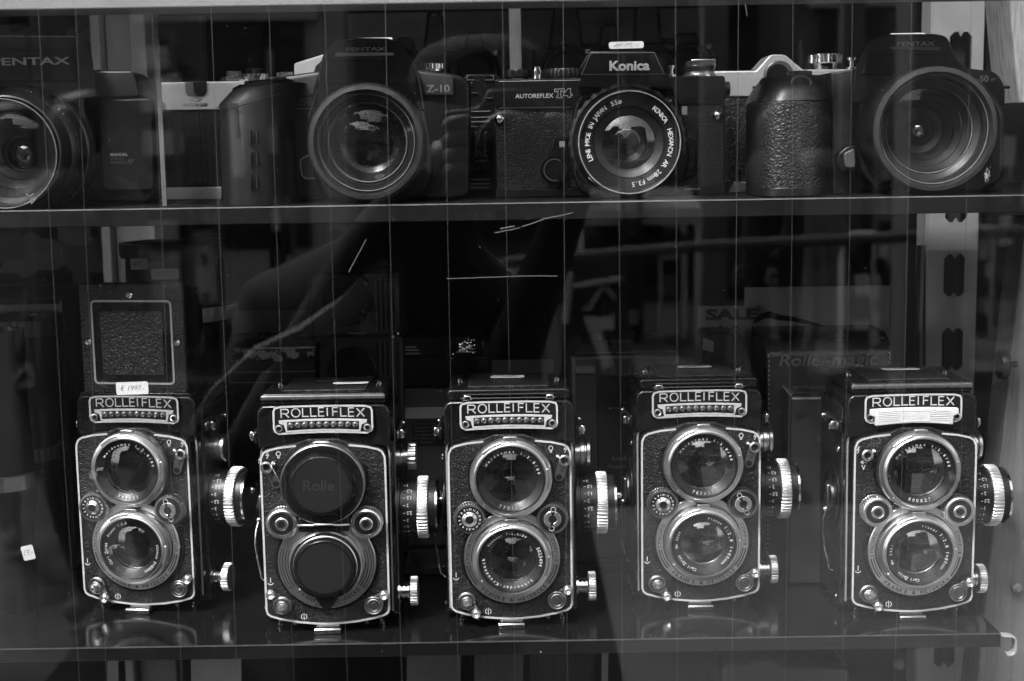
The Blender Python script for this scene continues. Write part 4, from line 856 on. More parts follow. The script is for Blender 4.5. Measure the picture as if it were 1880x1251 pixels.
tlr('twin lens camera with a white plastic cover over its light meter', 1674, 1123, 803, rotz=radians(1.0), wheels=('button', 'button'), meter='cover', lever='plain', serial='800827', take=ZE5, gl=BRG)

# ================================================================== TAGS
def hand(b, s_, cx, cz, h, w, y, xf=None): text(b, s_, cx-w/2, cx+w/2, cz-h/2, cz+h/2, y, th=.05, shear=.4, xf=xf, bold=-.012)
def tagcard(px0, px1, py0, py1, Y, label, s_=None, r=1.2, mt=None, tilt=0, name='price_tag', lean=0, strk=True):
    x0, z1 = S(px0, py0, Y); x1, z0 = S(px1, py1, Y); cx, cz = (x0+x1)/2, (z0+z1)/2
    t = thing(name, label, 'price tag', (cx, Y, z0), group='paper price tags')
    ca_, sa_ = cos(tilt), sin(tilt)
    def xf(x, y, z): dx, dz = x-cx, z-cz; return (cx+dx*ca_-dz*sa_, y+(z-z0)*lean, cz+dx*sa_+dz*ca_)
    b = B().prism(rrect(x0, x1, z0, z1, r), Y-.3, Y); b.v = [xf(*v) for v in b.v]
    obj('card', b, mt or PAPER, t, smooth=0)
    if s_:
        b = B(); hand(b, s_, cx, cz, (z1-z0)*.5, (x1-x0)*.74, Y-.36, xf); obj('handwriting', b, INK, t, smooth=0)
    return t
tagcard(213, 273, 702, 724, 822, 'white price tag reading 1997 euros on the raised leather hood', '€ 1997,-', tilt=radians(1))
def toptag(px0, px1, py, Y, label, curl=.8, dy=10, z=None, bow=0):
    x0, z0 = S(px0, py, Y); x1, _ = S(px1, py, Y); z0 = z if z is not None else z0
    t = thing('price_tag', label, 'price tag', ((x0+x1)/2, Y, z0), group='paper price tags')
    n = 10; top = []; 
    rings = []
    for i in range(n+1):
        u = i/n; x = x0+(x1-x0)*u; zz = z0+.15+bow*sin(pi*u)-0; ins = (1.2 if i in (0, n) else 0)
        rings.append([(x, Y+ins, zz+curl), (x, Y+dy-ins, zz), (x, Y+dy-ins, zz+.3), (x, Y+ins, zz+curl+.3)])
    obj('card', B().loft(rings), PAPER, t, smooth=0)
    b = B(); text(b, '1497,-', x0+3, x1-3, 0, dy*.5, 0, th=.05, shear=.4, xf=lambda X, Y_, Z: (X, Y+dy*.25+Z, z0+.62+curl*(1-(dy*.25+Z)/dy)+bow*sin(pi*(X-x0)/(x1-x0)))); obj('handwriting', b, INK, t, smooth=0)
HT = SHELF+133+7.4
toptag(611, 675, 713, 826, 'white price tag lying on the hood of the capped twin lens camera', z=HT)
toptag(901, 963, 700, 842, 'white price tag lying on the hood of the middle twin lens camera', z=HT, curl=.3)
toptag(1246, 1307, 685, 868, 'curled white price tag on the camera numbered 767637', z=HT, bow=-.0, curl=.6)
toptag(1624, 1690, 687, 846, 'white price tag on the hood above the white meter cover', z=HT, curl=.6)
tagcard(239, 272, 475, 495, 905, 'small grey tag on a string, the left one on the tall black lens', '47,-', mt=mat("grey_tag", .36, .8))
tagcard(277, 329, 494, 513, 905, 'wider grey tag reading 23/09/77 on the tall black lens', '23/09/77', mt=mat("grey_tag"))
tagcard(40, 64, 1002, 1028, 830, 'tilted white tag near the left edge beside the standing lens', '19,-', tilt=radians(12), mt=mat("dim_tag", .42, .8))
tagcard(1118, 1182, 77, 89, 829, 'white tag reading 87 on the trapezoid-topped camera', '87,-', tilt=radians(.6), r=1.4, lean=.3)
tagcard(1635, 1701, 61, 68.5, 823, 'white tag on the prism of the wide-lens camera at the right', '137,-', lean=.8, r=1.3)
tagcard(654, 720, 69.5, 74.5, 822, 'thin white tag lying on the rounded prism of the camera with the left hand grip', None, lean=1.2, r=.7)
tagcard(36, 100, 73, 78, 822, 'thin white tag lying on the prism of the camera cut by the left edge', None, lean=1.2, r=.7)

# ================================================================== SINGLE LENS CAMERAS ON THE UPPER SHELF (built where they stand)
def Z_(py, Y, px=940): return S(px, py, Y)[1]
def outline(pts, Y): return [S(px, py, Y) for px, py in pts]
def rings_(parent, name, c, prof, m, seg=96, **k): return obj(name, B().lathe(prof, c, 'y', seg, k.pop('knurl', None), k.pop('kd', .3)), m, parent, **({'smooth': 28} | k))
US = USHELF
# --- camera with rounded prism and hand grip (left of centre)
Y = 838
x0, _ = S(534, 300, Y); x1, _ = S(866, 300, Y)
c = thing('single_lens_camera', 'black plastic autofocus camera with rounded prism and smooth grip, label Z-10', 'camera', (S(672, 300, Y)[0], Y, US), 'single lens cameras on the upper shelf')
body = rpoly([(S(402, 300, Y)[0], US+.3), (x1-2, US+.3), (x1, S(866, 150, Y)[1]), (S(838, 136, Y)[0], S(838, 136, Y)[1]), (S(768, 125, Y)[0], S(768, 128, Y)[1]), (S(590, 130, Y)[0], S(590, 130, Y)[1]), (S(500, 145, Y)[0], S(500, 143, Y)[1]), (S(404, 180, Y)[0], S(404, 175, Y)[1])], [3, 6, 6, 8, 2, 2, 6, 12], 5)
bd = obj('body', B().prism(body, Y, Y+32), PLAS, c, bevel=3, seg=3)
gx0, gx1 = S(402, 300, 800)[0], S(532, 300, 808)[0]
gp = rpoly([(gx0, 838), (gx0+.5, 800), (gx0+9, 786), (gx1-12, 788), (gx1, 804), (gx1, 840)], [1, 9, 10, 10, 6, 1], 6)
gz1 = S(450, 190, 795)[1]
g = obj('grip', B().loft([[(x, y, US+.3) for x, y in gp], [(x, y, gz1) for x, y in gp], [(gx0+7+(x-gx0)*.86, y+(6 if y < 830 else 0), gz1+8) for x, y in gp], [(gx0+16+(x-gx0)*.76, y+(13 if y < 820 else 0), S(470, 150, 800)[1]) for x, y in gp]]), mat("grip_plastic", .005, .5, spec=.3, rvar=.06), c, bevel=1.6, smooth=60, seg=3)
for k in range(3):
    for q in (462, 474): 
        x_, za = S(q-4, 240+k*40, 787); _, zb_ = S(q, 265+k*40, 787); obj('grip_rib', B().box(x_, x_+1.2, 785.6, 788, zb_, za), MATT, g, bevel=.3)
obj('grip_seam', B().tube([(gx0+2, 792, gz1-2), (gx0+10, 784.8, gz1-3), (gx1-12, 786, gz1+1), (gx1-2, 796, gz1+5)], .35, 6), MATT, g)
x_, z_ = S(480, 152, 806)
obj('top_panel', B().prism(rpoly([S(428, 165, 806), S(455, 150, 806), S(528, 143, 806), S(528, 147, 806), S(455, 156, 806)], .5), 800, 832), GLOSS, g, bevel=.6)
b = B(); b.stroke([S(450, 147.5, 800), S(441, 147.5, 800), S(441, 154, 800), S(449, 154, 800)], .7, 799.4, 800); obj('marking', b, WHT, g, smooth=0)
obj('shutter_button', B().lathe([(.01, 0), (4.6, 0), (4.6, 1.3), (3.8, 1.9), (.01, 2.1)], (S(482, 152, 806)[0], 812, S(482, 155, 806)[1]), 'z', 32), SAT, g)
obj('name_panel', B().prism(outline([(533, 145), (584, 137), (575, 174), (536, 178)], Y-2), Y-2.4, Y+.5), PLASG, c, bevel=.4)
obj('name_panel', B().prism(outline([(770, 133), (832, 141), (832, 175), (780, 175)], Y-2), Y-2.4, Y+.5), PLASG, c, bevel=.4)
obj('button_panel', B().prism(outline([(540, 180), (575, 178), (573, 195), (540, 195)], Y-1), Y-1.6, Y+.5), PLASG, c, bevel=.3)
obj('side_panel', B().prism(outline([(530, 200), (580, 200), (592, 360), (534, 360)], Y-3), Y-5, Y+.5), PLAS, c, bevel=.8)
obj('seam', B().prism(outline([(530, 198.6), (574, 198.6), (574, 200.6), (530, 200.6)], Y-5), Y-5.4, Y), SATD, c, smooth=0)
b = B(); v0 = S(783, 157, Y-2.6); text(b, 'Z-10', S(782, 160, Y-2.6)[0], S(826, 160, Y-2.6)[0], S(800, 170, Y-2.6)[1], S(800, 156, Y-2.6)[1], Y-2.4, bold=.03, th=.2); obj('lettering', b, mat("mid_lettering", .34, .5), c, smooth=0)
# prism
def rp(pts, Y, r=0, n=5): return rpoly(outline(pts, Y), r, n)
A_ = rp([(582, 205), (586, 130), (597, 95), (612, 76), (655, 70.5), (712, 71), (738, 80), (757, 103), (771, 140), (781, 205)], 822, 2)
Bk = rp([(586, 205), (594, 135), (604, 108), (622, 90), (660, 84), (712, 84), (734, 92), (752, 112), (766, 146), (777, 205)], 866, 2)
pr = obj('prism_housing', B().prism(A_, 818, 868, Bk), GLOSS, c, bevel=3.2, seg=4, smooth=50)
obj('flash_front', B().prism(rp([(600, 112), (744, 110), (762, 150), (762, 155), (596, 155)], 817, 1), 816.6, 818.2), mat("smoke_window", .003, .14, spec=.4), pr, bevel=.4)
obj('bright_bar', B().prism(outline([(616, 97), (718, 96.5), (724, 98), (722, 103), (719, 102), (614, 104)], 816.4), 816.0, 818.2), mat("bar_silver", .20, .4), pr, bevel=.15)
b = B(); text(b, 'PENTAX', S(635, 90, 816)[0], S(708, 90, 816)[0], S(670, 94, 816)[1], S(670, 87, 816)[1], 816.6, bold=.02, th=.3); obj('lettering', b, GRYL, pr, smooth=0)
# lens shroud and lens
cx, cz = S(672, 262, 790)
sh = obj('mount_shroud', B().prism(rp([(588, 160), (768, 158), (790, 240), (795, 330), (770, 368), (600, 370), (566, 300), (570, 220)], 825, 8), 822, 840), PLAS, c, bevel=3, seg=3)
obj('shroud_edge', B().stroke(outline([(566, 215), (583, 162), (590, 157), (760, 155), (770, 158)], 821), .45, 821.4, 822), mat("glint_and_line_grey"), sh, smooth=0)
obj('release_button', B().prism(rp([(552, 290), (575, 282), (578, 327), (556, 330)], 818, 2), 816, 824), BLK2, c, bevel=.8)
obj('release_edge', B().stroke(outline([(575, 283), (556, 290), (551, 296), (554, 322), (561, 328), (578, 328)], 815), .7, 815.3, 816), SATD, c, smooth=0)
R = 32.4
def px_r(p, Y): return p*Y*MM
lz = rings_(c, 'lens', (cx, 0, cz), [(28, 824), (29.5, 820), (31.8, 818), (31.8, 806), (32.6, 804), (32.6, 794), (32.0, 790.5), (31.0, 789), (30.6, 790), (29.8, 792)], mat("lens_barrel", .007, .34, rvar=.06))
rings_(lz, 'ribbed_ring', (cx, 0, cz), [(32.5, 803), (33.3, 802.4), (33.3, 797), (32.5, 796.4)], BLK2, 200, knurl={1, 2}, kd=.45)
rings_(lz, 'front_rim', (cx, 0, cz), [(32.1, 790.2), (31.0, 788.6), (28.9, 788.2), (28.4, 789.2)], mat("rim_grey", .022, .36, .2))
rings_(lz, 'inner_rings', (cx, 0, cz), [(28.4, 789), (28.2, 793), (26.8, 793.1), (26.6, 795.5), (25.4, 795.6), (25.2, 798), (23.6, 798.1), (23.3, 800), (22.2, 800.1), (22.0, 803), (21, 803.2)], BLK2, smooth=15)
rings_(lz, 'rim_line', (cx, 0, cz), [(26.9, 792.9), (26.6, 792.5), (26.3, 793.0)], mat("rim_line", .14, .3)); rings_(lz, 'rim_line', (cx, 0, cz), [(22.2, 799.9), (21.9, 799.5), (21.6, 800)], mat("rim_line"))
obj('front_element', B().dome((cx, 803, cz), 21.2, 4.2, 12), DRK, lz, smooth=80)
rings_(lz, 'barrel', (cx, 0, cz), [(21, 803.5), (17, 807), (16.8, 811), (13.5, 813), (13.3, 818), (.01, 819)], BLK, smooth=20)
obj('inner_element', B().dome((cx, 812, cz), 13.5, 3.5, 10), DRK, lz, smooth=80); obj('rear_element', B().dome((cx, 817.5, cz), 11, -2, 8), LENSG2, lz, smooth=80)
x_, z_ = S(793, 128, 850)
kb = obj('top_dial', B().lathe([(.01, 0), (6.5, 0), (6.5, 1.2), (7.4, 1.4), (7.4, 4.2), (6.9, 4.6), (.01, 4.7)], (x_, 852, z_-1), 'z', 96, {3, 4}, .25), CHR, c, smooth=25)
b = B(); obj('strap_eye', B().box(x1-.4, x1+1.6, Y+8, Y+12, S(866, 160, Y)[1], S(866, 150, Y)[1]), BLK2, c, bevel=.4)

# --- black trapezoid-topped manual camera
Y = 846
c = thing('single_lens_camera', 'black leather-covered manual camera with trapezoid prism, lettered T4', 'camera', (S(1130, 300, Y)[0], Y, US), 'single lens cameras on the upper shelf')
x0, x1 = S(908, 250, Y)[0], S(1332, 250, Y)[0]
zt = S(1000, 145, Y)[1]; zs = S(1000, 196, Y)[1]; zbot = S(1000, 346, Y)[1]
bd = obj('body', B().prism(rrect(x0, x1, zbot-1, zs+1, 2), Y, Y+30), LEA, c, bevel=4, seg=3)
obj('bottom_plate', B().prism(rrect(x0, x1, US+.2, zbot, .8), Y-.8, Y+31), BLK2, c, bevel=1.4)
ztr = S(1290, 140, Y)[1]
tp = obj('top_plate', B().prism(rpoly([(x0+.5, zs), (x1-.5, zs), (x1-.5, ztr), (S(1225, 141, Y)[0], ztr), (S(1075, 146, Y)[0], zt), (x0+.5, zt)], [.5, .5, 2, 1, 1, 2]), Y-.8, Y+31), BLK2, c, bevel=1.6)
obj('plate_line', B().tube([(x0+3, Y-.9, zt-1.2), (S(1070, 146, Y)[0], Y-.9, zt-1.2)], .22, 6), SATD, tp)
obj('seam', B().box(x0+3, S(1050, 196, Y)[0], Y-1.3, Y-.2, zs-.8, zs-.2), SATD, tp, smooth=0)
pf = outline([(1060, 166), (1083, 94), (1202, 93), (1238, 165)], 828); pb = outline([(1064, 166), (1092, 102), (1194, 101), (1232, 165)], 866)
pm = outline([(1062, 166), (1074, 130), (1217, 128), (1235, 165)], 832)
pr = obj('prism_housing', B().loft([[(x, 829, z) for x, z in pm], [(x, 829, z) for x, z in pf] if 0 else [(x, 829, z) for x, z in pm], [(x, 868, z) for x, z in pb]]) if 0 else B().prism(pf, 829, 868, pb), BLK2, c, bevel=.8)
obj('prism_edge', B().stroke(outline([(1068, 137), (1085, 98), (1201, 97), (1219, 135)], 828.6), .35, 828.4, 828.9).stroke(outline([(1068, 137), (1225, 136)], 828.6), .25, 828.5, 828.9), mat("glint_and_line_grey"), pr, smooth=0)
obj('prism_brow', B().prism(outline([(1058, 162), (1070, 138), (1226, 137), (1237, 162)], 826), 824.5, 829), BLK2, pr, bevel=.8)
b = B(); text(b, 'Konica', S(1119, 120, 828)[0], S(1193, 120, 828)[0], S(1150, 130, 828)[1], S(1150, 111.5, 828)[1], 829, bold=.035, th=.35); obj('lettering', b, mat("bright_lettering", .75, .5), pr, smooth=0)
b = B(); text(b, 'AUTOREFLEX', S(946, 175, Y)[0], S(1016, 175, Y)[0], S(980, 180.5, Y)[1], S(980, 172.5, Y)[1], Y-.9, bold=.01, th=.2); obj('lettering', b, WHT, tp, smooth=0)
b = B()
def outl(b, pts, Yf): b.stroke(outline(pts, Yf), .32, Yf-.3, Yf, True)
outl(b, [(1018, 164), (1036, 163.5), (1036, 169), (1032, 169), (1032, 167), (1029.5, 167), (1029.5, 177), (1032, 177), (1032, 180), (1022, 180), (1022, 177), (1024.5, 177), (1024.5, 167), (1022, 167), (1022, 169), (1018, 169)], Y-.9)
outl(b, [(1043, 163), (1047.5, 163), (1047.5, 173), (1050.5, 173), (1050.5, 176), (1047.5, 176), (1047.5, 179), (1042.5, 179), (1042.5, 176), (1034.5, 176), (1034.5, 173)], Y-.9)
obj('lettering', b, mat("mid_lettering"), tp, smooth=0)
# lens
cx, cz = S(1156, 262, 800); R = 28.6
sh = obj('mount_shroud', B().prism(rp([(1062, 172), (1240, 170), (1256, 225), (1268, 300), (1240, 358), (1070, 360), (1050, 320), (1050, 210)], 838, 6), 836, 847), BLK2, c, bevel=2, seg=3)
lz = rings_(c, 'lens', (cx, 0, cz), [(29, 838), (31.5, 837), (31.5, 830), (32.2, 829.5), (32.2, 822), (31, 820), (30.6, 812), (29.4, 808), (29.2, 801), (28.7, 799.8), (27.9, 799.6), (27.6, 801), (27.4, 804)], mat("lens_barrel"), 120)
rings_(lz, 'ribbed_ring', (cx, 0, cz), [(31.6, 821.6), (33.4, 821), (33.4, 814), (31.2, 813)], BLK2, 128, knurl={1, 2}, kd=.8)
rings_(lz, 'rim_line', (cx, 0, cz), [(28.75, 799.9), (28.6, 799.45), (28.2, 799.4), (28.0, 799.6)], mat("bright_rim", .42, .25, .6))
nr = rings_(lz, 'name_ring', (cx, 0, cz), [(27.6, 801.5), (27.2, 803), (20.3, 804.4), (20.0, 805.2)], BLK2)
rings_(nr, 'shade_step', (cx, 0, cz), [(20.2, 804.6), (19.4, 806.8), (14.8, 809.2), (14.6, 810)], mat("step_grey", .009, .42, spec=.35))
b = B()
def at7(s_, a0, a1, rr=22.2, hh=2.7): arctext(b, s_, (cx, cz), rr, a0, a1, hh, 803.0, False, bold=.012, th=.15)
at7('KONICA', 36, 62); at7('HEXANON', 72, 109); at7('AR', 116, 127); at7('28mm', 132, 153); at7('F3.5', 158, 177)
at7('LENS', 245, 262); at7('MADE IN', 267, 298); at7('JAPAN', 302, 326); at7('55ø', 334, 350)
obj('lettering', b, WHT, nr, smooth=0)
obj('front_element', B().dome((cx, 807.8, cz), 14.9, 3.6, 12), LENSG, lz, smooth=80)
rings_(lz, 'barrel', (cx, 0, cz), [(14.7, 809), (11, 813), (10.8, 817), (7.5, 819), (7.3, 824), (.01, 825)], BLK2, smooth=20)
obj('inner_element', B().dome((cx, 816.5, cz), 10.8, 3.4, 10), LENSG, lz, smooth=80); obj('rear_element', B().dome((cx, 823, cz), 7.4, 2.6, 8), LENSG, lz, smooth=80)
obj('depth_lever', B().tube([S(1068, 305, 812)[:1]+(812,)+S(1068, 305, 812)[1:], S(1082, 328, 809)[:1]+(809,)+S(1082, 328, 809)[1:], S(1105, 345, 806)[:1]+(806,)+S(1105, 345, 806)[1:]], .5, 8), SAT, lz)
# dials on top
def pz(px, py, Y_): x, z = S(px, py, Y_); return (x, Y_, z)
x_, z_ = S(953, 145, 862); obj('rewind_collar', B().lathe([(.01, 0), (6.5, 0), (6.5, 2), (8.6, 2.3), (8.6, 6), (8, 6.6), (.01, 6.6)], (x_-1, 862, zt-.5), 'z', 64, {3, 4}, .35), BLK2, c)
x_ = S(950, 147, Y-1)[0]; obj('small_wheel', B().cyl((x_, Y+6, zt-1.5), 4.2, 0, 2.2, 'z', 48), SATD, c)
x_, _ = S(1025, 140, 866); obj('speed_dial', B().lathe([(.01, 0), (13.5, 0), (13.5, 1.2), (14.0, 1.6), (14.0, 6), (13.4, 6.6), (.01, 6.8)], (x_+4, 866, zt-.3), 'z', 120, {3, 4}, .4), BLK2, c)
x_, _ = S(986, 130, 858); obj('shutter_button', B().lathe([(.01, 0), (3.0, 0), (3.0, 5.2), (2.4, 6.2), (2.4, 7), (.01, 7.2)], (x_, 850, zt), 'z', 32), CHR, c)
b = B(); p = [S(1090, 97, 858), S(1076, 97, 858), S(1076, 92, 858), S(1083, 92, 858)]; b.stroke(p, .55, 857, 859); obj('hot_shoe', b, SAT, c, smooth=0)
obj('shoe_base', B().prism(outline([(1056, 140), (1078, 101), (1100, 99), (1100, 140)], 866), 862, 880), BLK2, c, bevel=.6)
x_, _ = S(1288, 140, 862); rw = obj('rewind_knob', B().lathe([(.01, 0), (10.2, 0), (10.2, 1.8), (9.0, 2.1), (8.8, 3.4), (9.2, 3.6), (9.2, 6.4), (8.4, 7), (8.2, 9.2), (7.6, 9.8), (.01, 9.9)], (x_-1, 864, ztr-.3), 'z', 64), SAT, c)
obj('rewind_crank', B().box(x_-7, x_+7, 855, 858.5, ztr+6.5, ztr+10.4).box(x_+6, x_+7.4, 855, 866, ztr+4, ztr+10.2), CHR, rw, bevel=.5); obj('knob_band', B().cyl((x_-1, 864, ztr), 9.4, 3.4, 6.2, 'z', 48), BLK2, rw)
x_, _ = S(1232, 125, 858); obj('sync_post', B().lathe([(.01, 0), (3, 0), (3, 1.6), (1.6, 2), (1.6, 5), (2.4, 5.2), (2.4, 7), (.01, 7.2)], (x_, 858, ztr), 'z', 24), CHR, c)
x_, z_ = S(1336, 163, 858); obj('side_knob', B().lathe([(.01, 0), (3.0, 0), (3.0, 2), (4.2, 2.2), (4.2, 4.6), (3.6, 5), (.01, 5)], (x1-.6, 860, z_), 'x', 32), BLK2, c)
for q, w_ in ((918, 219), (1318, 213)):
    x_, z_ = S(q, w_, Y-2); lg = obj('strap_lug', B().lathe([(3.4, 0), (3.4, -1.2), (2.8, -2.6), (1.8, -3.4), (.01, -3.6)], (x_, Y, z_), 'y', 28), CHR, c)
x_, z_ = S(1032, 265, Y-5); x2, z2 = S(1018, 312, Y-4)
lv = obj('self_timer', B().prism(rpoly([(x_-4, z_+4), (x_+3.4, z_+4), (x2+9, z2), (x2-7.4, z2)], 1.4), Y-4, Y-.3), BLK2, c, bevel=.7)
obj('timer_disc', B().lathe([(8.2, 0), (8.2, -4.6), (7.6, -5.4), (6.6, -5.4), (6.2, -4.9), (.01, -4.9)], (x2, Y, z2), 'y', 64), BLK2, lv); obj('timer_ring', B().ring((x2, z2), 6.0, 6.4, Y-5.6, Y-5.3, a0=165, a1=395), SAT, lv)
obj('timer_mark', B().box(x_-1.7, x_+1.7, Y-4.4, Y-3.9, z_-1.7, z_+1.7), WHT, lv, smooth=0)
x_, z_ = S(1257, 203, 836); obj('index_mark', B().box(x_-1.8, x_+1.4, 834.6, 838, z_-2.6, z_+2.4), WHT, c, bevel=.3)
x_, z_ = S(1230, 185, 835); obj('release_dot', B().ball((x_, 835, z_), 1.1, 'y', 12, 6), SAT, c)
obj('release_plate', B().prism(rp([(1250, 256), (1280, 257), (1280, 320), (1256, 330)], Y-1, 2), Y-1.6, Y), BLK2, c, bevel=.5)
b = B(); x_, z_ = S(1258, 348, Y-1); text(b, '1004537', x_, x_+9, z_-.5, z_+.7, Y-1, th=.1); obj('lettering', b, WHT, c, smooth=0)

# --- wide-lens camera at the right
Y = 838
c = thing('single_lens_camera', 'black autofocus camera with very wide lens and pebbled leather grip at the right', 'camera', (S(1700, 300, Y)[0], Y, US), 'single lens cameras on the upper shelf')
body = rpoly(outline([(1392, 362), (1842, 358), (1845, 160), (1830, 132), (1770, 125), (1580, 125), (1500, 138), (1400, 170)], Y), [3, 4, 4, 8, 2, 2, 8, 12], 5)
body = [(x, max(z, US+.3)) for x, z in body]
bd = obj('body', B().prism(body, Y, Y+32), PLAS, c, bevel=3, seg=3)
gx0, gx1 = S(1387, 300, 806)[0], S(1527, 300, 808)[0]
gp = rpoly([(gx0, 840), (gx0+.5, 806), (gx0+8, 793), (gx1-14, 793), (gx1-2, 806), (gx1, 842)], [1, 9, 10, 12, 8, 1], 6)
gz1 = S(1450, 186, 800)[1]
g = obj('grip', B().loft([[(x, y, US+.3) for x, y in gp], [(x, y, gz1) for x, y in gp]]), GRIP, c, bevel=.8, smooth=60)
obj('grip_foot', B().loft([[(x, y-.4, US+.2) for x, y in gp], [(x, y-.4, US+5.5) for x, y in gp]]), PLAS, g, bevel=.6, smooth=60)
gt = obj('grip_top', B().loft([[(x, y-.3, gz1+.1) for x, y in gp], [(gx0+2.5+(x-gx0)*.95, y+(2 if y < 830 else 0), gz1+6) for x, y in gp], [(gx0+6+(x-gx0)*.88, y+(6 if y < 820 else 0), S(1450, 150, 800)[1]) for x, y in gp], [(gx0+9+(x-gx0)*.82, y+(14 if y < 820 else 0), S(1470, 137, 800)[1]) for x, y in gp]]), PLAS, c, bevel=1.6, smooth=60, seg=3)
x_, z_ = S(1470, 152, 799); obj('button_ring', B().stroke([(x_+5*cos(t_/12*pi)*1.1, z_+3.6*sin(t_/12*pi)) for t_ in range(24)], .5, 797.6, 800, True), PLASG, gt); obj('button', B().prism([(x_+4.6*cos(t_/12*pi)*1.1, z_+3.1*sin(t_/12*pi)) for t_ in range(24)], 798.0, 803), GLOSS, gt, bevel=.4)
x_, z_ = S(1470, 137, 812); obj('control_wheel', B().lathe([(.01, 0), (7, 0), (7, 2.6), (6.4, 3), (.01, 3)], (x_, 815, z_-1), 'z', 72, {1, 2}, .8), BLK2, gt)
obj('side_panel', B().prism(outline([(1527, 134), (1565, 128), (1562, 358), (1528, 358)], Y-3), Y-4, Y+.5), PLASG, c, bevel=.8)
A_ = rp([(1558, 190), (1566, 128), (1590, 74), (1620, 64), (1715, 63), (1735, 68), (1752, 105), (1790, 150), (1800, 190)], 822, 3)
Bk = rp([(1566, 190), (1574, 132), (1598, 86), (1626, 76), (1710, 76), (1728, 80), (1746, 112), (1782, 150), (1790, 190)], 866, 3)
pr = obj('prism_housing', B().prism(A_, 818, 868, Bk), PLAS, c, bevel=3, seg=4, smooth=50)
obj('flash_front', B().prism(rp([(1592, 100), (1735, 100), (1752, 128), (1700, 136), (1582, 138)], 817, 1), 816.8, 818.2), mat("smoke_window"), pr, bevel=.4)
b = B(); text(b, 'PENTAX', S(1648, 80, 816)[0], S(1718, 80, 816)[0], S(1680, 84.5, 816)[1], S(1680, 76.5, 816)[1], 817.6, bold=.02, th=.3); obj('lettering', b, GRYL, pr, smooth=0)
obj('grey_bar', B().prism(outline([(1632, 86), (1726, 86.5), (1727, 92), (1636, 91)], 816.6), 816.4, 818.2), mat("bar_grey", .09, .4), pr, bevel=.15)
b = B(); text(b, '-50', S(1793, 146, Y)[0], S(1815, 146, Y)[0], S(1805, 151, Y)[1], S(1805, 139, Y)[1], Y-.1, bold=.03, th=.2); text(b, 'P', S(1820, 146, Y)[0], S(1828, 146, Y)[0], S(1805, 150, Y)[1], S(1805, 144, Y)[1], Y-.1, th=.2); obj('lettering', b, DIML, c, smooth=0)
sh = obj('mount_shroud', B().prism(rp([(1580, 146), (1790, 140), (1840, 200), (1838, 330), (1800, 356), (1620, 358), (1575, 320), (1564, 240)], 826, 8), 820, 840), PLAS, c, bevel=3, seg=3)
obj('release_button', B().prism(rp([(1546, 282), (1566, 272), (1568, 308), (1549, 308)], 818, 1.5), 814, 824), PLASG, c, bevel=.8); obj('release_surround', B().prism(rp([(1534, 284), (1556, 266), (1572, 268), (1572, 318), (1544, 316), (1536, 304)], 820, 3), 817, 826), BLK2, c, bevel=1)
cx, cz = S(1718, 238, 786); cb = S(1706, 246, 822)
lz = rings_(c, 'lens', (cx, 0, cz), [(34, 826), (34.6, 822), (35.4, 818), (35.4, 806), (34.6, 803), (34.4, 792), (34.0, 787), (33.2, 785.8), (32.6, 787)], mat("lens_barrel"), 120)
rings_(lz, 'front_rim', (cx, 0, cz), [(34.1, 786.8), (33.4, 785.4), (31.2, 785.0), (30.6, 786.6), (30.4, 789)], mat("rim_grey2", .026, .38, .2))
rings_(lz, 'inner_rings', (cx, 0, cz), [(30.4, 789), (29.6, 789.2), (29.5, 792), (28.4, 792.2), (28.2, 796), (27.4, 796.2), (24.2, 799), (24.0, 800.5), (23.4, 800.6), (20.4, 804), (20.2, 805.4), (17, 809), (16.8, 811), (13, 815), (12.8, 817), (9, 819), (8.8, 821), (6.6, 822), (6.2, 820.6), (5.8, 822)], mat("step_grey"), smooth=12)
rings_(lz, 'rim_line', (cx, 0, cz), [(29.9, 789), (29.6, 788.6), (29.3, 789.1)], mat("rim_line")); rings_(lz, 'rim_line', (cx, 0, cz), [(24.3, 798.7), (24.0, 798.3), (23.7, 798.9)], mat("rim_line"))
obj('front_element', B().dome((cx, 799.5, cz), 23.6, 3.5, 12), DRK, lz, smooth=80)
obj('inner_element', B().dome((cx, 820.5, cz), 6.4, 3.6, 10), glass("bright_element", 2.2, 0, .6, 2.6), lz, smooth=80); rings_(lz, 'barrel', (cx, 0, cz), [(6.4, 822), (6, 830), (.01, 830)], BLK2)
x_, z_ = S(1846, 160, Y); obj('strap_eye', B().box(x_-1, x_+5, Y+6, Y+12, z_-.8, z_+.8), BLK2, c, bevel=.4)

# --- camera cut by the left edge
Y = 840
c = thing('single_lens_camera', 'black autofocus camera cut off by the left edge, lettered MANUAL', 'camera', (S(60, 300, Y)[0], Y, US), 'single lens cameras on the upper shelf')
body = rpoly(outline([(-260, 372), (276, 372), (284, 350), (283, 186), (262, 180), (248, 130), (160, 128), (-240, 128)], Y), [3, 5, 3, 5, 2, 8, 2, 8], 5); body = [(x, max(z, US+.3)) for x, z in body]
bd = obj('body', B().prism(body, Y, Y+32), PLAS, c, bevel=3, seg=3)
obj('shoulder_panel', B().prism(rpoly(outline([(166, 131), (244, 131), (258, 178), (168, 180)], Y-2), 2), Y-3.5, Y+.5), mat("panel_grey", .03, .4), c, bevel=.8)
obj('door_panel', B().prism(rpoly(outline([(178, 183), (280, 180), (284, 350), (188, 352)], Y-3), 4), Y-3.5, Y+.5), mat("panel_dark", .014, .42), c, bevel=1.2)
b = B(); text(b, 'MANUAL', S(203, 284, Y-3)[0], S(235, 284, Y-3)[0], S(220, 287, Y-3)[1], S(220, 281, Y-3)[1], Y-3.5, bold=.02, th=.15); obj('lettering', b, WHT, c, smooth=0)
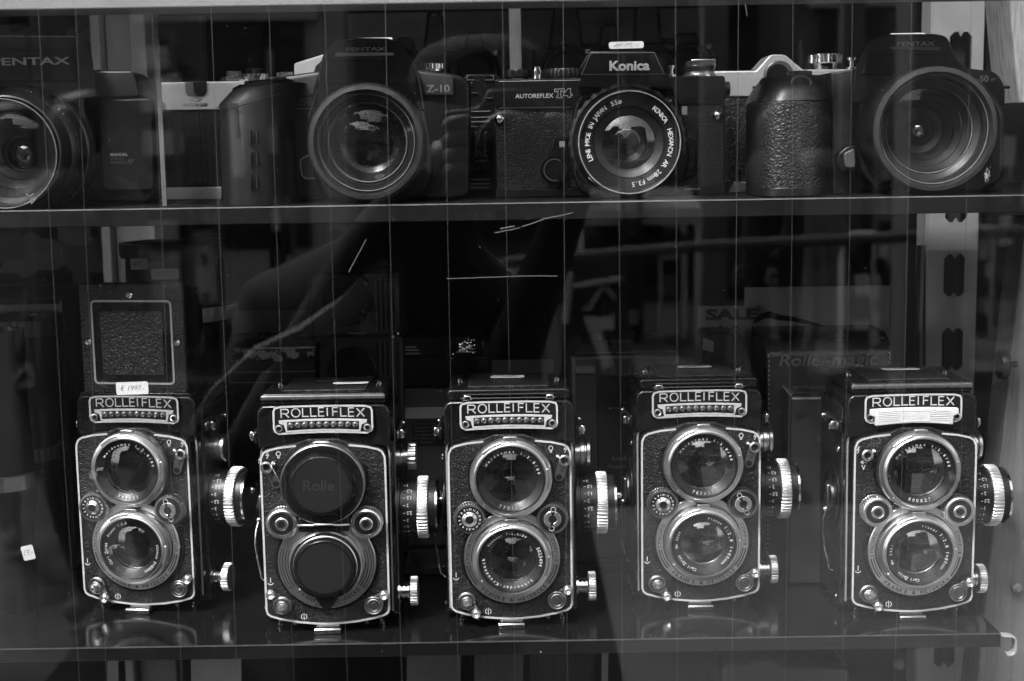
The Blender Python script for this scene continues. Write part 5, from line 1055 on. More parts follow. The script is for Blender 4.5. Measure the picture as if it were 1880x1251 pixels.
b = B(); text(b, 'SERVO', S(203, 292, Y-3)[0], S(228, 292, Y-3)[0], S(220, 294, Y-3)[1], S(220, 289.5, Y-3)[1], Y-3.5, th=.15); text(b, 'SINGLE', S(203, 299, Y-3)[0], S(231, 299, Y-3)[0], S(220, 301, Y-3)[1], S(220, 296, Y-3)[1], Y-3.5, bold=.01, th=.15); text(b, 'AF', S(233, 299, Y-3)[0], S(247, 299, Y-3)[0], S(220, 301, Y-3)[1], S(220, 292, Y-3)[1], Y-3.5, bold=.02, th=.15, shear=.3); obj('lettering', b, DIML, c, smooth=0)
A_ = rp([(-120, 180), (-60, 100), (-20, 72), (8, 67), (150, 68), (158, 76), (173, 105), (180, 180)], 822, 3); Bk = rp([(-120, 180), (-60, 110), (-20, 85), (8, 78), (144, 78), (152, 86), (166, 112), (172, 180)], 866, 3)
pr = obj('prism_housing', B().prism(A_, 818, 868, Bk), PLAS, c, bevel=2.6, seg=4, smooth=50)
obj('front_panel', B().prism(rp([(-70, 92), (132, 91), (140, 128), (140, 150), (-70, 150)], 817, 1), 816.8, 818.2), BLK2, pr, bevel=.5)
b = B(); text(b, 'PENTAX', S(-18, 113, 816)[0], S(128, 113, 816)[0], S(60, 119.5, 816)[1], S(60, 105.5, 816)[1], 816.9, bold=.02, th=.3); obj('lettering', b, mat("pentagon_lettering", .36, .45), pr, smooth=0)
obj('mount_shroud', B().prism(rp([(-140, 158), (156, 158), (166, 240), (164, 330), (140, 362), (-120, 362)], 826, 6), 820, 840), PLAS, c, bevel=2)
x_, z_ = S(157, 130, 830); obj('eyelet', B().box(x_-1.5, x_+1.5, 826, 830, z_-1.5, z_+1.5), SAT, c, bevel=.4)
cx, cz = S(4, 283, 782)
lz = rings_(c, 'lens', (cx+1.5, 0, cz+1), [(36, 826), (37.5, 824), (37.5, 812), (36.4, 811), (35.8, 802), (34, 799), (32, 797), (31.4, 786), (30.6, 782.8), (29.8, 782.2), (29.2, 783.4)], mat("lens_barrel"), 120)
rings_(lz, 'ribbed_ring', (cx+1.5, 0, cz+1), [(35.6, 809.6), (36.8, 809), (35.4, 800.8), (34.2, 800)], BLK2, 200, knurl={1, 2}, kd=.6)
rings_(lz, 'inner_rings', (cx, 0, cz), [(29.4, 783.2), (29, 787), (27.4, 787.4), (27.2, 792), (24, 795), (23.8, 797), (20, 801), (19.6, 803), (15, 807), (14.6, 809), (10.5, 812), (10, 815), (8.4, 816)], BLK2, smooth=12)
rings_(lz, 'rim_line', (cx, 0, cz), [(29.9, 782.3), (29.6, 781.9), (29.2, 782.4)], mat("rim_line"))
obj('front_element', B().dome((cx, 794, cz), 24, 4.5, 12), DRK, lz, smooth=80)
obj('inner_element', B().dome((cx, 815, cz), 9, 4, 10), glass("bright_element2", 1.9, 0, .6, 2.0), lz, smooth=80); rings_(lz, 'barrel', (cx, 0, cz), [(9, 815), (8, 826), (.01, 826)], BLK2)
b = B(); arctext(b, '50', (cx+1.5, cz+1), 33.6, 12, 20, 1.4, 799, bold=.01); arctext(b, '80', (cx+1.5, cz+1), 33.6, 46, 56, 1.4, 799, bold=.01); obj('lettering', b, GRYL, lz, smooth=0)

# ================================================================== THINGS STANDING BEHIND, UPPER SHELF
# --- chrome and ribbed-black camera behind the left pair
Y = 902
c = thing('rangefinder_camera', 'old camera with silver top plate reading made in ussr, behind the grip camera', 'camera', (S(450, 300, Y)[0], Y, US), 'older cameras at the back of the upper shelf')
xa, xb = S(296, 250, Y)[0], S(700, 250, Y)[0]; zt = S(400, 150, Y)[1]; zm = S(400, 203, Y)[1]; zb_ = S(350, 344, Y)[1]
obj('body', B().prism(rrect(xa, xb, zb_, zm, .5), Y, Y+26), RIBS, c, bevel=3)
obj('top_plate', B().prism(rrect(xa+.5, xb-.5, zm+.2, zt, 1), Y-1, Y+27), SILV, c, bevel=1.4)
obj('bottom_plate', B().prism(rrect(xa, xb, US+.2 if zb_-US < 8 else zb_-4, zb_-.1, .6), Y-1, Y+27), SILV, c, bevel=1)
obj('finder_window', B().prism(rp([(340, 150), (380, 150), (380, 168), (374, 176), (344, 175), (340, 168)], Y-1.2, 1), Y-2.4, Y), BLK2, c, bevel=.4)
b = B(); v_ = Y-1.2; text(b, 'MADE IN USSR', S(337, 194, v_)[0], S(382, 194, v_)[0], S(360, 196, v_)[1], S(360, 190, v_)[1], v_, bold=.03, th=.1)
b.stroke(outline([(347, 183), (353, 183), (356, 180), (362, 180), (365, 183), (371, 183)], v_), .35, v_-.15, v_).stroke(outline([(350, 184.5), (355, 186), (363, 186), (368, 184.5)], v_), .4, v_-.15, v_); obj('lettering', b, BLKL, c, smooth=0)
for px, r, h, m_ in ((355, 4.6, 2.2, BLK2), (430, 8.2, 3.4, CHR), (430, 4.5, 7, SATD), (468, 9.2, 5.2, CHR), (468, 5.2, 8.5, BLK2), (523, 4.8, 6, CHR), (500, 3, 3, CHR)):
    x_, _ = S(px, 148, Y+12); obj('top_dial', B().lathe([(.01, 0), (r, 0), (r, h*.5), (r+.2, h*.55), (r+.2, h*.95), (r-.4, h), (.01, h+.1)], (x_, Y+12, zt-.2), 'z', 72, {3, 4}, .25), m_, c, smooth=25)
pzr = obj('prism_housing', B().prism(outline([(540, 152), (540, 117), (597, 99), (680, 99), (735, 152)], Y-2), Y-3, Y+24), IVORY, c, bevel=1.2)
obj('prism_arch', B().prism([S(px_, py_, Y-3) for px_, py_ in [(575, 152), (575, 138), (580, 122), (592, 110), (610, 105), (680, 105), (680, 152)]], Y-4.2, Y-2), BLK2, pzr, bevel=.4)
# --- chrome camera with pointed prism
Y = 892
c = thing('reflex_camera', 'chrome reflex camera with pointed prism and large knurled dial, behind the pebbled grip', 'camera', (S(1450, 300, Y)[0], Y, US), 'older cameras at the back of the upper shelf')
xa, xb = S(1296, 250, Y)[0], S(1580, 250, Y)[0]; zt = S(1500, 127, Y)[1]; zm = S(1350, 178, Y)[1]; zb_ = S(1350, 334, Y)[1]
obj('body', B().prism(rrect(xa, xb, zb_, zm, .5), Y, Y+26), mat("pebbled_covering", .022, .4, bump=('leather', 520, .9)), c, bevel=2)
obj('top_plate', B().prism(outline([(1296, 178), (1296, 131), (1388, 130), (1412, 103), (1418, 100.5), (1438, 100.5), (1444, 103), (1474, 128), (1580, 127), (1580, 178)], Y-1), Y-1, Y+27), SILV, c, bevel=.8)
ar = [(1406, 178), (1402, 150), (1402, 138)]+[(1428-26*cos(a_/8*pi), 136-24*sin(a_/8*pi)) for a_ in range(9)]+[(1454, 150), (1450, 178)]
obj('prism_arch', B().prism(outline(ar, Y-1), Y-6, Y), SATD, c, bevel=.5)
obj('arch_recess', B().prism(outline([(1407, 178), (1407, 138)]+[(1428-21*cos(a_/8*pi), 137-19.5*sin(a_/8*pi)) for a_ in range(9)]+[(1449, 178)], Y-6), Y-6.3, Y-5), GLOSS, c, bevel=.2)
obj('bottom_plate', B().prism(outline([(1336, 354), (1347, 334), (1560, 334), (1560, 354)], Y-1), Y-2, Y+26), SILV, c, bevel=.5)
x_, _ = S(1515, 128, Y+10); d_ = obj('speed_dial', B().lathe([(.01, 0), (7, 0), (7, 1.5), (7.6, 3.6), (10.2, 4.2), (10.2, 8.8), (9.6, 9.4), (.01, 9.6)], (x_, Y+10, zt), 'z', 96, {4, 5}, .5), CHR, c, smooth=25)
x_, _ = S(1560, 128, Y+10); obj('shutter_button', B().lathe([(.01, 0), (3.4, 0), (3.4, 1), (1.4, 1.4), (1.4, 5), (3, 5.4), (3, 6.8), (2.2, 7.4), (.01, 7.5)], (x_, Y+6, zt), 'z', 32), CHR, c)
x_, z_ = S(1391, 161, Y-4); obj('strap_eye', B().box(x_-3, x_+5, Y-5, Y-2, z_-.9, z_+.9), BLK2, c, bevel=.4)
# --- flash unit between the two middle cameras
Y = 892
c = thing('flash_unit', 'dark flash unit with white scale marks in the gap between the two middle cameras', 'flash', (S(885, 300, Y)[0], Y, US), None)
obj('body', B().prism(rp([(845, 352), (925, 352), (925, 152), (912, 136), (856, 136), (845, 152)], Y, 1.5), Y, Y+38), BLK2, c, bevel=1)
obj('scale_panel', B().prism(outline([(864, 232), (903, 232), (903, 318), (864, 318)], Y), Y-.8, Y+.1), BLK, c, bevel=.2)
b = B()
for k in range(13):
    for q in (872, 889):
        x_, z_ = S(q, 243+k*3.6, Y-1); b.box(x_, x_+1.6-(k % 3)*.4, Y-.95, Y-.8, z_-.18, z_+.18)
text(b, 'MADE IN JAPAN', S(870, 296, Y)[0], S(896, 296, Y)[0], S(870, 298, Y)[1], S(870, 295, Y)[1], Y-.85, th=.08); obj('lettering', b, DIML, c, smooth=0)
b = B()
for pts in ([(872, 147), (858, 147), (858, 139), (863, 139)], [(890, 147), (906, 147), (906, 139), (900, 139)]): b.stroke(outline(pts, Y-1), .5, Y-1.6, Y-.6)
for pts in ([(863, 171), (877, 171)], [(890, 180), (905, 180)]): b.stroke(outline(pts, Y-1), .4, Y-1.6, Y-.6)
obj('foot_rail', b, SAT, c, smooth=0)
b = B()
for k in (205, 216, 224, 330, 338, 345): x_, z_ = S(864, k, Y); b.box(x_, x_+12, Y-.5, Y+.1, z_-.3, z_+.3)
obj('groove', b, mat("glint_and_line_grey"), c, smooth=0)
# --- dim cameras on a rear shelf, only their silhouettes show
RS = S(900, 190, 1230)[1]
t = thing('shelf', 'dark rear shelf high at the back carrying a row of dim cameras', 'shelf', (0, 1200, RS-12)); obj('board', B().box(-600, 620, 1195, 1340, RS-12, RS), EDGE, t, bevel=1)
t = thing('sky_reflection_card', 'added grey card painting the pale sky reflection behind the dim row of cameras', 'card', (0, 1345, RS)); xa, xb = S(640, 60, 1350)[0], S(1290, 60, 1350)[0]
obj('card', B().box(xa, xb, 1345, 1349, RS+.2, S(900, 22, 1350)[1]), mat("sky_reflection_card", .30, .8, var=.4, varscale=14), t, smooth=0)  # grey tone stands for sky reflected behind the silhouettes
for i, (px, w_, h_, hump, lab) in enumerate([(745, 66, 50, 20, 'dim black camera at the back, the leftmost in the rear row'), (800, 60, 60, 34, 'dim black camera at the back with a tall round prism'), (872, 62, 55, 20, 'dim black camera at the back just left of the wooden batten'),
                         (1040, 90, 62, 40, 'dim black camera at the back with a broad peaked prism right of the batten'), (1120, 62, 48, 30, 'dim black camera at the back straight behind the white 87 tag'), (1190, 74, 66, 44, 'dim black camera at the back with the biggest square prism'), (1262, 80, 58, 14, 'dim low black camera at the back, rightmost in the rear row')]):
    x_, _ = S(px, 150, 1240); hw = w_*.5*1240*MM*1.05; z1_ = RS+h_*.75
    t = thing('reflex_camera', lab, 'camera', (x_, 1240, RS), 'dim cameras in the rear row')
    obj('body', B().prism(rrect(x_-hw*1.3, x_+hw*1.3, RS+.2, z1_, 3), 1240, 1268), PLAS, t, bevel=2)
    obj('prism_housing', B().prism([(x_-hw*.7, z1_-2), (x_+hw*.7, z1_-2), (x_+hw*.42, z1_+hump), (x_-hw*.42, z1_+hump)], 1238, 1266), PLAS, t, bevel=3)
    obj('lens', B().lathe([(22, 1240), (22, 1222), (20, 1220), (17, 1221), (15, 1230), (.01, 1231)], (x_, 0, RS+26), 'y', 40), BLK2, t)
    obj('top_dial', B().lathe([(.01, 0), (7, 0), (7, 4), (.01, 5)], (x_+hw, 1254, z1_-.2), 'z', 24), BLK2 if i % 2 else SATD, t)

# ================================================================== THINGS STANDING BEHIND, LOWER SHELF
SH = SHELF+.2
BPL = mat('worn_black_plastic', .022, .42, bump=('noise', 1500, .12), var=.2, varscale=30)
def stand(name, label, cat, px, Y, group=None, z=None): return thing(name, label, cat, (S(px, 900, Y)[0], Y, SH if z is None else z), group)
def boxpx(name, px0, px1, py, Y, dep, m, parent, z=None, bevel=1.2, y0=0): 
    x0, _ = S(px0, py, Y); x1, zt_ = S((px0+px1)/2, py, Y); x1, _ = S(px1, py, Y)
    return obj(name, B().box(x0, x1, Y+y0, Y+dep, SH if z is None else z, zt_), m, parent, bevel=bevel), x0, x1, zt_
# ornate box at the far left
t = stand('ornate_box', 'old box with a scrollwork border behind the standing lenses at the left edge', 'box', 50, 930)
_, xa, xb, zt = boxpx('box', -90, 112, 546, 930, 80, mat("box_paper", .045, .7, var=.2), t)
obj('border', B().box(xa+.5, xb+.3, 929.2, 930.2, S(50, 580, 930)[1], zt-3), mat("border_paper", .36, .7), t, smooth=0)
b = B(); z0_, z1_ = S(50, 578, 929)[1], S(50, 563, 929)[1]
for k in range(22):
    cxk = xb-4-k*4.6
    for rr in (.9, 1.7, 2.4): b.stroke([(cxk+rr*cos(a_*pi/7), z0_+.4+rr*1.05*sin(a_*pi/7)) for a_ in range(8)], .3, 928.9, 929.2)
b.box(xa, xb-1, 928.9, 929.2, z1_+1.4, z1_+4.6)
obj('scrollwork', b, BLK2, t, smooth=0)
# standing lenses
t = stand('standing_lens', 'long black lens standing on its mount at the far left, with a tapered barrel', 'lens', 46, 900, 'lenses standing upright on the lower shelf')
x_, _ = S(40, 700, 900); za = S(40, 582, 900)[1]
obj('barrel', B().lathe([(.01, SH), (19, SH), (20, SH+10), (21, SH+40), (18, SH+70), (19, za-70), (24, za-22), (26, za-12)], (x_, 905, 0), 'z', 64), BLK2, t)
obj('hood', B().lathe([(24, za-11.8), (26.8, za-11.5), (26.8, za-1), (26, za), (24.5, za-.4), (24, za-8), (.01, za-9)], (x_, 905, 0), 'z', 96, {1, 2}, .2), BPL, t)
zr = S(90, 838, 885)[1]; obj('focus_ring', B().lathe([(18.5, zr-5), (21.8, zr-4.6), (21.8, zr+3.6), (18.5, zr+4)], (x_, 905, 0), 'z', 120, {1, 2}, .5), mat("ribbed_grey", .045, .45), t)
t = stand('standing_lens', 'black lens with a silver ring standing at the very left edge', 'lens', 5, 838, 'lenses standing upright on the lower shelf')
x_, _ = S(2, 800, 850); za = S(2, 606, 850)[1]; zr = S(40, 888, 835)[1]
obj('barrel', B().lathe([(.01, SH), (15, SH), (15.5, zr-30), (19.5, zr-8), (19.8, zr-5)], (x_, 850, 0), 'z', 64), BLK2, t)
obj('silver_ring', B().lathe([(17, zr-5), (20, zr-4.8), (20.2, zr+4), (19.5, zr+4.4), (17, zr+4.5)], (x_, 850, 0), 'z', 120, {1}, .3), SATD, t)
obj('upper_barrel', B().lathe([(18, zr+4.6), (18.5, zr+10), (16.4, zr+50), (17, za-6), (17, za), (15, za), (14, za-6), (.01, za-8)], (x_, 850, 0), 'z', 64), BLK2, t)
# carton behind the hood camera's left
t = stand('carton', 'dull grey carton with a pale edge just left of the raised hood', 'box', 130, 960)
_, xa, xb, zt = boxpx('box', 112, 330, 700, 960, 60, mat("dull_carton", .075, .8, var=.15), t)
obj('pale_edge', B().box(xa-.3, xa+1.1, 958.8, 960.4, SH, zt-2), mat("carton_edge", .3, .7), t, smooth=0)
obj('label', B().box(xa+2, xb-4, 959.2, 960.2, S(130, 790, 960)[1], S(130, 722, 960)[1]), mat("carton_label", .16, .7), t, smooth=0)
b = B(); text(b, 'Rolleiflex', xa+4, xa+60, S(130, 722, 960)[1]-9, S(130, 722, 960)[1]-2, 959.2, th=.1); obj('lettering', b, BLKL, t, smooth=0)
# tall telephoto with hood
t = stand('standing_lens', 'very large black lens standing tall with two grey tags, behind the raised hood', 'lens', 325, 950, 'lenses standing upright on the lower shelf')
x_, _ = S(325, 500, 950); Yc = 955; za = S(325, 450, 920)[1]; zr = S(400, 576, 925)[1]
obj('hood', B().lathe([(34.5, za-10), (37.5, za-9.5), (38.2, za-7), (38.2, za-1), (37.6, za), (34, za), (33, za-30), (.01, za-34)], (x_, Yc, 0), 'z', 96, {2, 3}, .25), BPL, t)
obj('barrel', B().lathe([(34.6, za-10.2), (34.8, za-20), (34.2, zr+8), (34.2, zr+4)], (x_, Yc, 0), 'z', 96), BLK2, t)
obj('grey_ring', B().lathe([(34, zr+4), (37.6, zr+3.6), (37.6, zr-2.6), (36, zr-3), (35.9, zr-6)], (x_, Yc, 0), 'z', 150, {1, 2}, .35), mat("ribbed_mid", .2, .45, .3), t)
obj('lower_barrel', B().lathe([(35.8, zr-6), (33, zr-9), (30, zr-40), (28, SH+30), (28, SH), (.01, SH)], (x_, Yc, 0), 'z', 64), BLK2, t)
for a_, b_ in (((255, 475), (252, 452)), ((300, 494), (310, 472))):
    p1, p2 = S(*a_, 907), S(*b_, 915)
    q = thing('tag_string', 'thin string of the %s grey tag on the tall black lens' % ('small left' if a_[0] < 280 else 'wider right'), 'string', (p1[0], 907, p1[1])); obj('string', B().tube([(p1[0], 906, p1[1]), (p2[0], 914, p2[1])], .15, 5), mat("string", .2, .8), q)
# white paper
t = stand('paper_sheet', 'sheet of pale paper standing behind the worn black camera', 'paper', 495, 1010)
xa, z1_ = S(424, 572, 1010); xb, _ = S(572, 572, 1010); obj('sheet', B().box(xa, xb, 1010, 1010.6, SH, z1_), mat("pale_paper", .48, .8, var=.08, varscale=30), t, smooth=0)
# worn camera
t = stand('folding_camera', 'black camera with worn bare-metal edge beside the tall black lens', 'camera', 500, 965)
_, xa, xb, zt = boxpx('body', 408, 580, 640, 965, 38, LEAS, t)
obj('top_cover', B().box(xa+2, xb-1, 963, 1000, zt+.1, S(500, 622, 965)[1]), BLK, t, bevel=1.5)
WORN = bpy.data.materials.new("worn_enamel"); WORN.use_nodes = True; n = WORN.node_tree; pb = n.nodes["Principled BSDF"]
tc = n.nodes.new("ShaderNodeTexCoord"); q = n.nodes.new("ShaderNodeTexNoise"); q.inputs["Scale"].default_value = 130; q.inputs["Detail"].default_value = 5
cr = n.nodes.new("ShaderNodeValToRGB"); cr.color_ramp.elements[0].position = .53; cr.color_ramp.elements[0].color = (.012, .012, .012, 1); cr.color_ramp.elements[1].position = .56; cr.color_ramp.elements[1].color = (.4, .4, .4, 1)
n.links.new(tc.outputs["Object"], q.inputs["Vector"]); n.links.new(q.outputs["Fac"], cr.inputs[0]); n.links.new(cr.outputs[0], pb.inputs["Base Color"]); pb.inputs["Roughness"].default_value = .4; pb.inputs["Metallic"].default_value = .5
obj('worn_front', B().box(xa+6, xb+.2, 963.4, 965.2, S(500, 664, 965)[1], zt-.2), WORN, t, bevel=.5)
obj('bright_edge', B().box(xa+4, xb, 962.8, 965, zt-.1, zt+1.0), SAT, t, bevel=.3)
for k in (683, 702): x_, z_ = S(500, k, 965); obj('groove', B().box(xa+1, xb-1, 964.6, 965.3, z_-.3, z_+.3), mat("glint_and_line_grey"), t, smooth=0)
# stacked dark recorder-like cameras
t = stand('cine_camera', 'black boxy cine camera lower in the stack of two behind the capped camera', 'camera', 655, 960, 'two stacked black cine cameras')
_, xa, xb, zt2 = boxpx('body', 584, 738, 618, 960, 60, BPL, t); obj('front_disc', B().lathe([(17, 960), (17, 957), (16, 956.4), (14, 957), (.01, 957.4)], ((xa+xb)/2-6, 0, zt2-24), 'y', 64), BLK2, t)
obj('side_ribs', B().box(xb-17, xb-2, 958.8, 960.2, zt2-60, zt2-4), RIBS, t, smooth=0)
t = stand('cine_camera', 'black boxy cine camera on top of the stack, with small white symbols', 'camera', 650, 958, 'two stacked black cine cameras', z=zt2)
_, xa, xb, zt = boxpx('body', 568, 732, 500, 958, 58, BPL, t, z=zt2+.3, bevel=2)
obj('front_disc', B().lathe([(18, 958), (18, 955.4), (17, 954.8), (15, 955.4), (.01, 955.8)], ((xa+xb)/2-4, 0, (zt+zt2)/2+4), 'y', 64), BLK2, t)
obj('side_ribs', B().box(xb-17, xb-2, 956.8, 958.2, zt2+5, zt-5), RIBS, t, smooth=0)
b = B(); v_ = 954.6
for k, (px, py) in enumerate([(683, 580), (668, 587)]):
    x_, z_ = S(px, py, v_); b.stroke([(x_-1.6+1.2*cos(a_/5*pi), z_+1.2*sin(a_/5*pi)) for a_ in range(11)], .3, v_-.2, v_).stroke([(x_+1.6+1.2*cos(a_/5*pi), z_+1.2*sin(a_/5*pi)) for a_ in range(11)], .3, v_-.2, v_)
    if k == 0: b.stroke([(x_-3.6, z_-2), (x_+3.6, z_-2), (x_+3.6, z_+2), (x_-3.6, z_+2)], .25, v_-.2, v_, True)
b.stroke(outline([(664, 570), (669, 575)], v_), .6, v_-.2, v_).stroke(outline([(638, 612.5), (672, 612.5)], 956), .8, 955.6, 957)
obj('marking', b, GRYL, t, smooth=0)
x_, z_ = S(721, 619, 956); obj('catch', B().ball((x_, 956, z_), 1.6, 'y', 12, 6), SAT, t)
# black camera with bright strips, on pale boxes
t = stand('carton', 'flat grey carton with a dark printed panel behind the middle twin lens camera', 'box', 765, 972)
_, xa, xb, zc = boxpx('box', 715, 905, 714, 972, 60, mat("dark_carton", .05, .7), t); obj('pale_band', B().box(xa+.3, xb, 970.8, 972.3, S(765, 768, 972)[1], S(765, 748, 972)[1]), mat("carton_band", .30, .7), t, smooth=0)
xp, z1_ = S(753, 772, 970); xq, z0_ = S(820, 822, 970); obj('panel', B().box(xp, xq, 970.2, 972.2, z0_, z1_), BLK2, t, smooth=0)
b = B(); b.stroke([(xp+.6, z0_+.6), (xq-.6, z0_+.6), (xq-.6, z1_-.6), (xp+.6, z1_-.6)], .3, 970, 970.3, True)
for k, s_ in enumerate(['Empfindlichkeit', 'Zubehor', 'Magazin 6x6', '12 Bilder', 'ISO ASA 100', 'fur Kamera']): text(b, s_, xp+2, xp+9+len(s_)*.75, z1_-3.4-k*2.6, z1_-1.8-k*2.6, 970.1, th=.06)
obj('lettering', b, DIML, t, smooth=0)
t = stand('bellows_camera', 'low black camera with bright parallel strips on top of the grey carton', 'camera', 815, 975, z=zc)
_, xa, xb, zt = boxpx('body', 737, 893, 655, 975, 40, BLK2, t, z=zc+.2); 
obj('top_cover', B().prism(outline([(738, 655), (738, 622), (742, 618), (880, 616), (887, 622), (893, 655)], 973), 973, 1010), BLK2, t, bevel=1)
b = B()
for (x0_, x1_, py) in ((744, 764, 638), (744, 769, 643.5), (744, 772, 650), (845, 868, 635), (842, 872, 641), (838, 875, 647)): a_, z_ = S(x0_, py, 972); c_, _ = S(x1_, py, 972); b.box(a_, c_, 972.2, 973.4, z_-.35, z_+.35)
obj('bright_strip', b, mat("strip_metal", .55, .4, .6), t, smooth=0)
# pale card behind the middle camera
t = stand('grey_card', 'plain grey card standing behind the hood of the middle twin lens camera', 'card', 960, 1012)
xa, z1_ = S(903, 662, 1012); xb, _ = S(1016, 662, 1012); obj('card', B().box(xa, xb, 1012, 1013, SH, z1_), mat("grey_card", .32, .8), t, smooth=0)
# magazine case
t = stand('projector_case', 'black magazine case with two pale strips on its lid, right of the middle camera', 'case', 1145, 925)
xa, _ = S(1048, 700, 925); xb, _ = S(1250, 700, 925); z1_ = S(1140, 650, 925)[1]
obj('body', B().box(xa, xb, 925, 990, SH, z1_), BPL, t, bevel=3); obj('lid', B().loft([[(xa+1, 924, z1_+.2), (xb-1, 924, z1_+.2), (xb-1, 990, z1_+.2), (xa+1, 990, z1_+.2)], [(xa+6, 932, z1_+6), (xb-8, 932, z1_+6), (xb-8, 984, z1_+6), (xa+6, 984, z1_+6)]]), BPL, t, bevel=2)
obj('front_plate', B().prism(rp([(1096, 690), (1200, 690), (1200, 1020), (1096, 1020)], 923, 1.5), 922, 925.2), BLK2, t, bevel=.6); obj('handle_bar', B().prism(rp([(1056, 672), (1092, 672), (1092, 686), (1056, 686)], 923, 1), 921, 925), mat("bar_grey"), t, bevel=1)
b = B()
for py, a_, c_ in ((632, 1108, 1155), (638, 1114, 1163)): p, z_ = S(a_, py, 950); q, _ = S(c_, py, 950); b.add([(p, 944-(py-630), z1_+6.25), (q, 944-(py-630), z1_+6.25), (q, 947-(py-630), z1_+6.25), (p, 947-(py-630), z1_+6.25)], [(0, 1, 2, 3)])
obj('pale_strip', b, mat("strip_metal"), t, smooth=0)
b = B(); v_ = 922
text(b, 'Rolleiflex', S(1124, 840, v_)[0], S(1160, 840, v_)[0], S(1124, 846, v_)[1], S(1124, 839, v_)[1], v_, th=.1); text(b, 'Magazin', S(1116, 855, v_)[0], S(1152, 855, v_)[0], S(1124, 862, v_)[1], S(1124, 853.5, v_)[1], v_, th=.1)
text(b, 'magazin', S(1128, 750, v_)[0], S(1156, 750, v_)[0], S(1124, 753, v_)[1], S(1124, 747.5, v_)[1], v_, th=.1); x_, z_ = S(1121, 750, v_); b.prism([(x_-1.6, z_), (x_, z_-.8), (x_+1.6, z_), (x_, z_+.8)], v_-.1, v_)
obj('lettering', b, DIML, t, smooth=0)
# dark carton with two letters
t = stand('carton', 'dark carton showing the letters on, low between the capped and the middle camera', 'box', 790, 905)
boxpx('box', 742, 836, 1040, 905, 40, mat("dark_carton"), t); b = B(); text(b, 'on', S(764, 1100, 904)[0], S(818, 1100, 904)[0], S(790, 1104, 904)[1], S(790, 1076, 904)[1], 904.9, bold=.05, th=.1); obj('lettering', b, mat("faint_lettering", .12, .6), t, smooth=0)
# boards and signs at the back right
t = stand('card_board', 'large plain grey board standing behind the stitched leather case', 'card', 1500, 1015)
xa, z1_ = S(1368, 529, 1015); xb, _ = S(1634, 529, 1015); obj('board', B().box(xa, xb, 1015, 1018, SH, z1_), mat("plain_board", .36, .8, var=.08, varscale=12), t, smooth=0)
t = stand('sale_sign', 'grey sign with dark sale lettering left of the large plain board', 'sign', 1325, 1012)
xa, z1_ = S(1282, 563, 1012); xb, _ = S(1390, 563, 1012); obj('sheet', B().box(xa, xb, 1012, 1012.8, SH, z1_), mat("sign_sheet", .26, .8), t, smooth=0)
b = B(); text(b, 'SALE', S(1295, 580, 1012)[0], S(1392, 580, 1012)[0], S(1330, 588, 1012)[1], S(1330, 567, 1012)[1], 1012, bold=.05, th=.1); text(b, 'jede K', S(1296, 600, 1012)[0], S(1362, 600, 1012)[0], S(1330, 609, 1012)[1], S(1330, 597, 1012)[1], 1012, bold=.02, th=.1); obj('lettering', b, BLKL, t, smooth=0)
# stitched leather case
t = stand('leather_case', 'stitched black leather case embossed with flowing letters behind the two right cameras', 'case', 1510, 905)
xl, xr_ = S(1408, 660, 905)[0], S(1636, 660, 905)[0]; zf = S(1500, 640, 905)[1]; zk = zf+4; dY = 62
prof = [(905, SH), (905, zf-6), (907, zf), (912, zf+4), (922, zf+6.5), (905+dY, zf+7), (905+dY, SH)]
obj('shell', B().prismx(prof, xl, xr_), mat("worn_leather", .030, .24, bump=('noise', 700, .3), var=.1, varscale=40, rvar=.04), t, bevel=1.2, smooth=50, seg=3)
b = B()
for k in range(46):
    z_ = zf-3-k*3.1; 
    if z_ > SH: b.tube([(xl+.6, 904.2, z_), (xl+1.6, 904.0, z_-2.0)], .38, 6).tube([(xr_-1.6, 904.2, z_), (xr_-.6, 904.0, z_-2.0)], .38, 6)
tag(obj('stitching', b, mat("thread", .4, .8), t, smooth=0), None, None)
obj('seam_welt', B().tube([(xl+.3, 904.4, SH+1), (xl+.3, 904.4, zf-6), (xl+.3, 907, zf+.6), (xl+.3, 913, zf+4.6), (xl+.3, 923, zf+7.2), (xl+.3, 960, zf+7.4)], .9, 8), LEAS, t); obj('seam_welt', B().tube([(xr_-.3, 904.4, SH+1), (xr_-.3, 904.4, zf-6), (xr_-.3, 907, zf+.6), (xr_-.3, 913, zf+4.6), (xr_-.3, 923, zf+7.2), (xr_-.3, 960, zf+7.4)], .9, 8), LEAS, t)
b = B(); v_ = 905; text(b, 'Rollei-magic', S(1430, 660, v_)[0], S(1612, 660, v_)[0], S(1500, 679, v_)[1], S(1500, 650, v_)[1], v_+.1, th=.9, bold=.012, shear=.18); obj('embossing', b, mat("embossing_highlight", .14, .26), t, bevel=.15)  # letters coloured paler than the case, painting their highlight
# strap lying on it
t = thing('leather_strap', 'black strap curled on top of the stitched leather case', 'strap', (S(1430, 590, 940)[0], 940, zf+7.2))
obj('strap', B().tube([pz(1384, 592, 935), pz(1398, 582, 938), pz(1412, 578, 940), pz(1430, 583, 942), pz(1455, 586, 942), pz(1490, 594, 942), pz(1510, 599, 944)], [.8, 2.0, 2.4, 1.9, 1.6, 1.2, .6], 8), MATT, t)
# low leather case in front
t = stand('leather_case', 'smaller plain leather case tucked low between the two right cameras', 'case', 1490, 872)
xl, xr_ = S(1452, 740, 872)[0], S(1580, 740, 872)[0]; zf = S(1480, 725, 872)[1]
obj('shell', B().prismx([(872, SH), (872, zf-2), (875, zf), (900, zf+1), (900, SH)], xl, xr_), mat("worn_leather"), t, bevel=1.4, smooth=50); obj('edge', B().tube([(xl+.2, 873.6, zf-.4), (xl+.2, 899, zf+1)], .7, 8), mat("scuffed_edge", .2, .6), t)
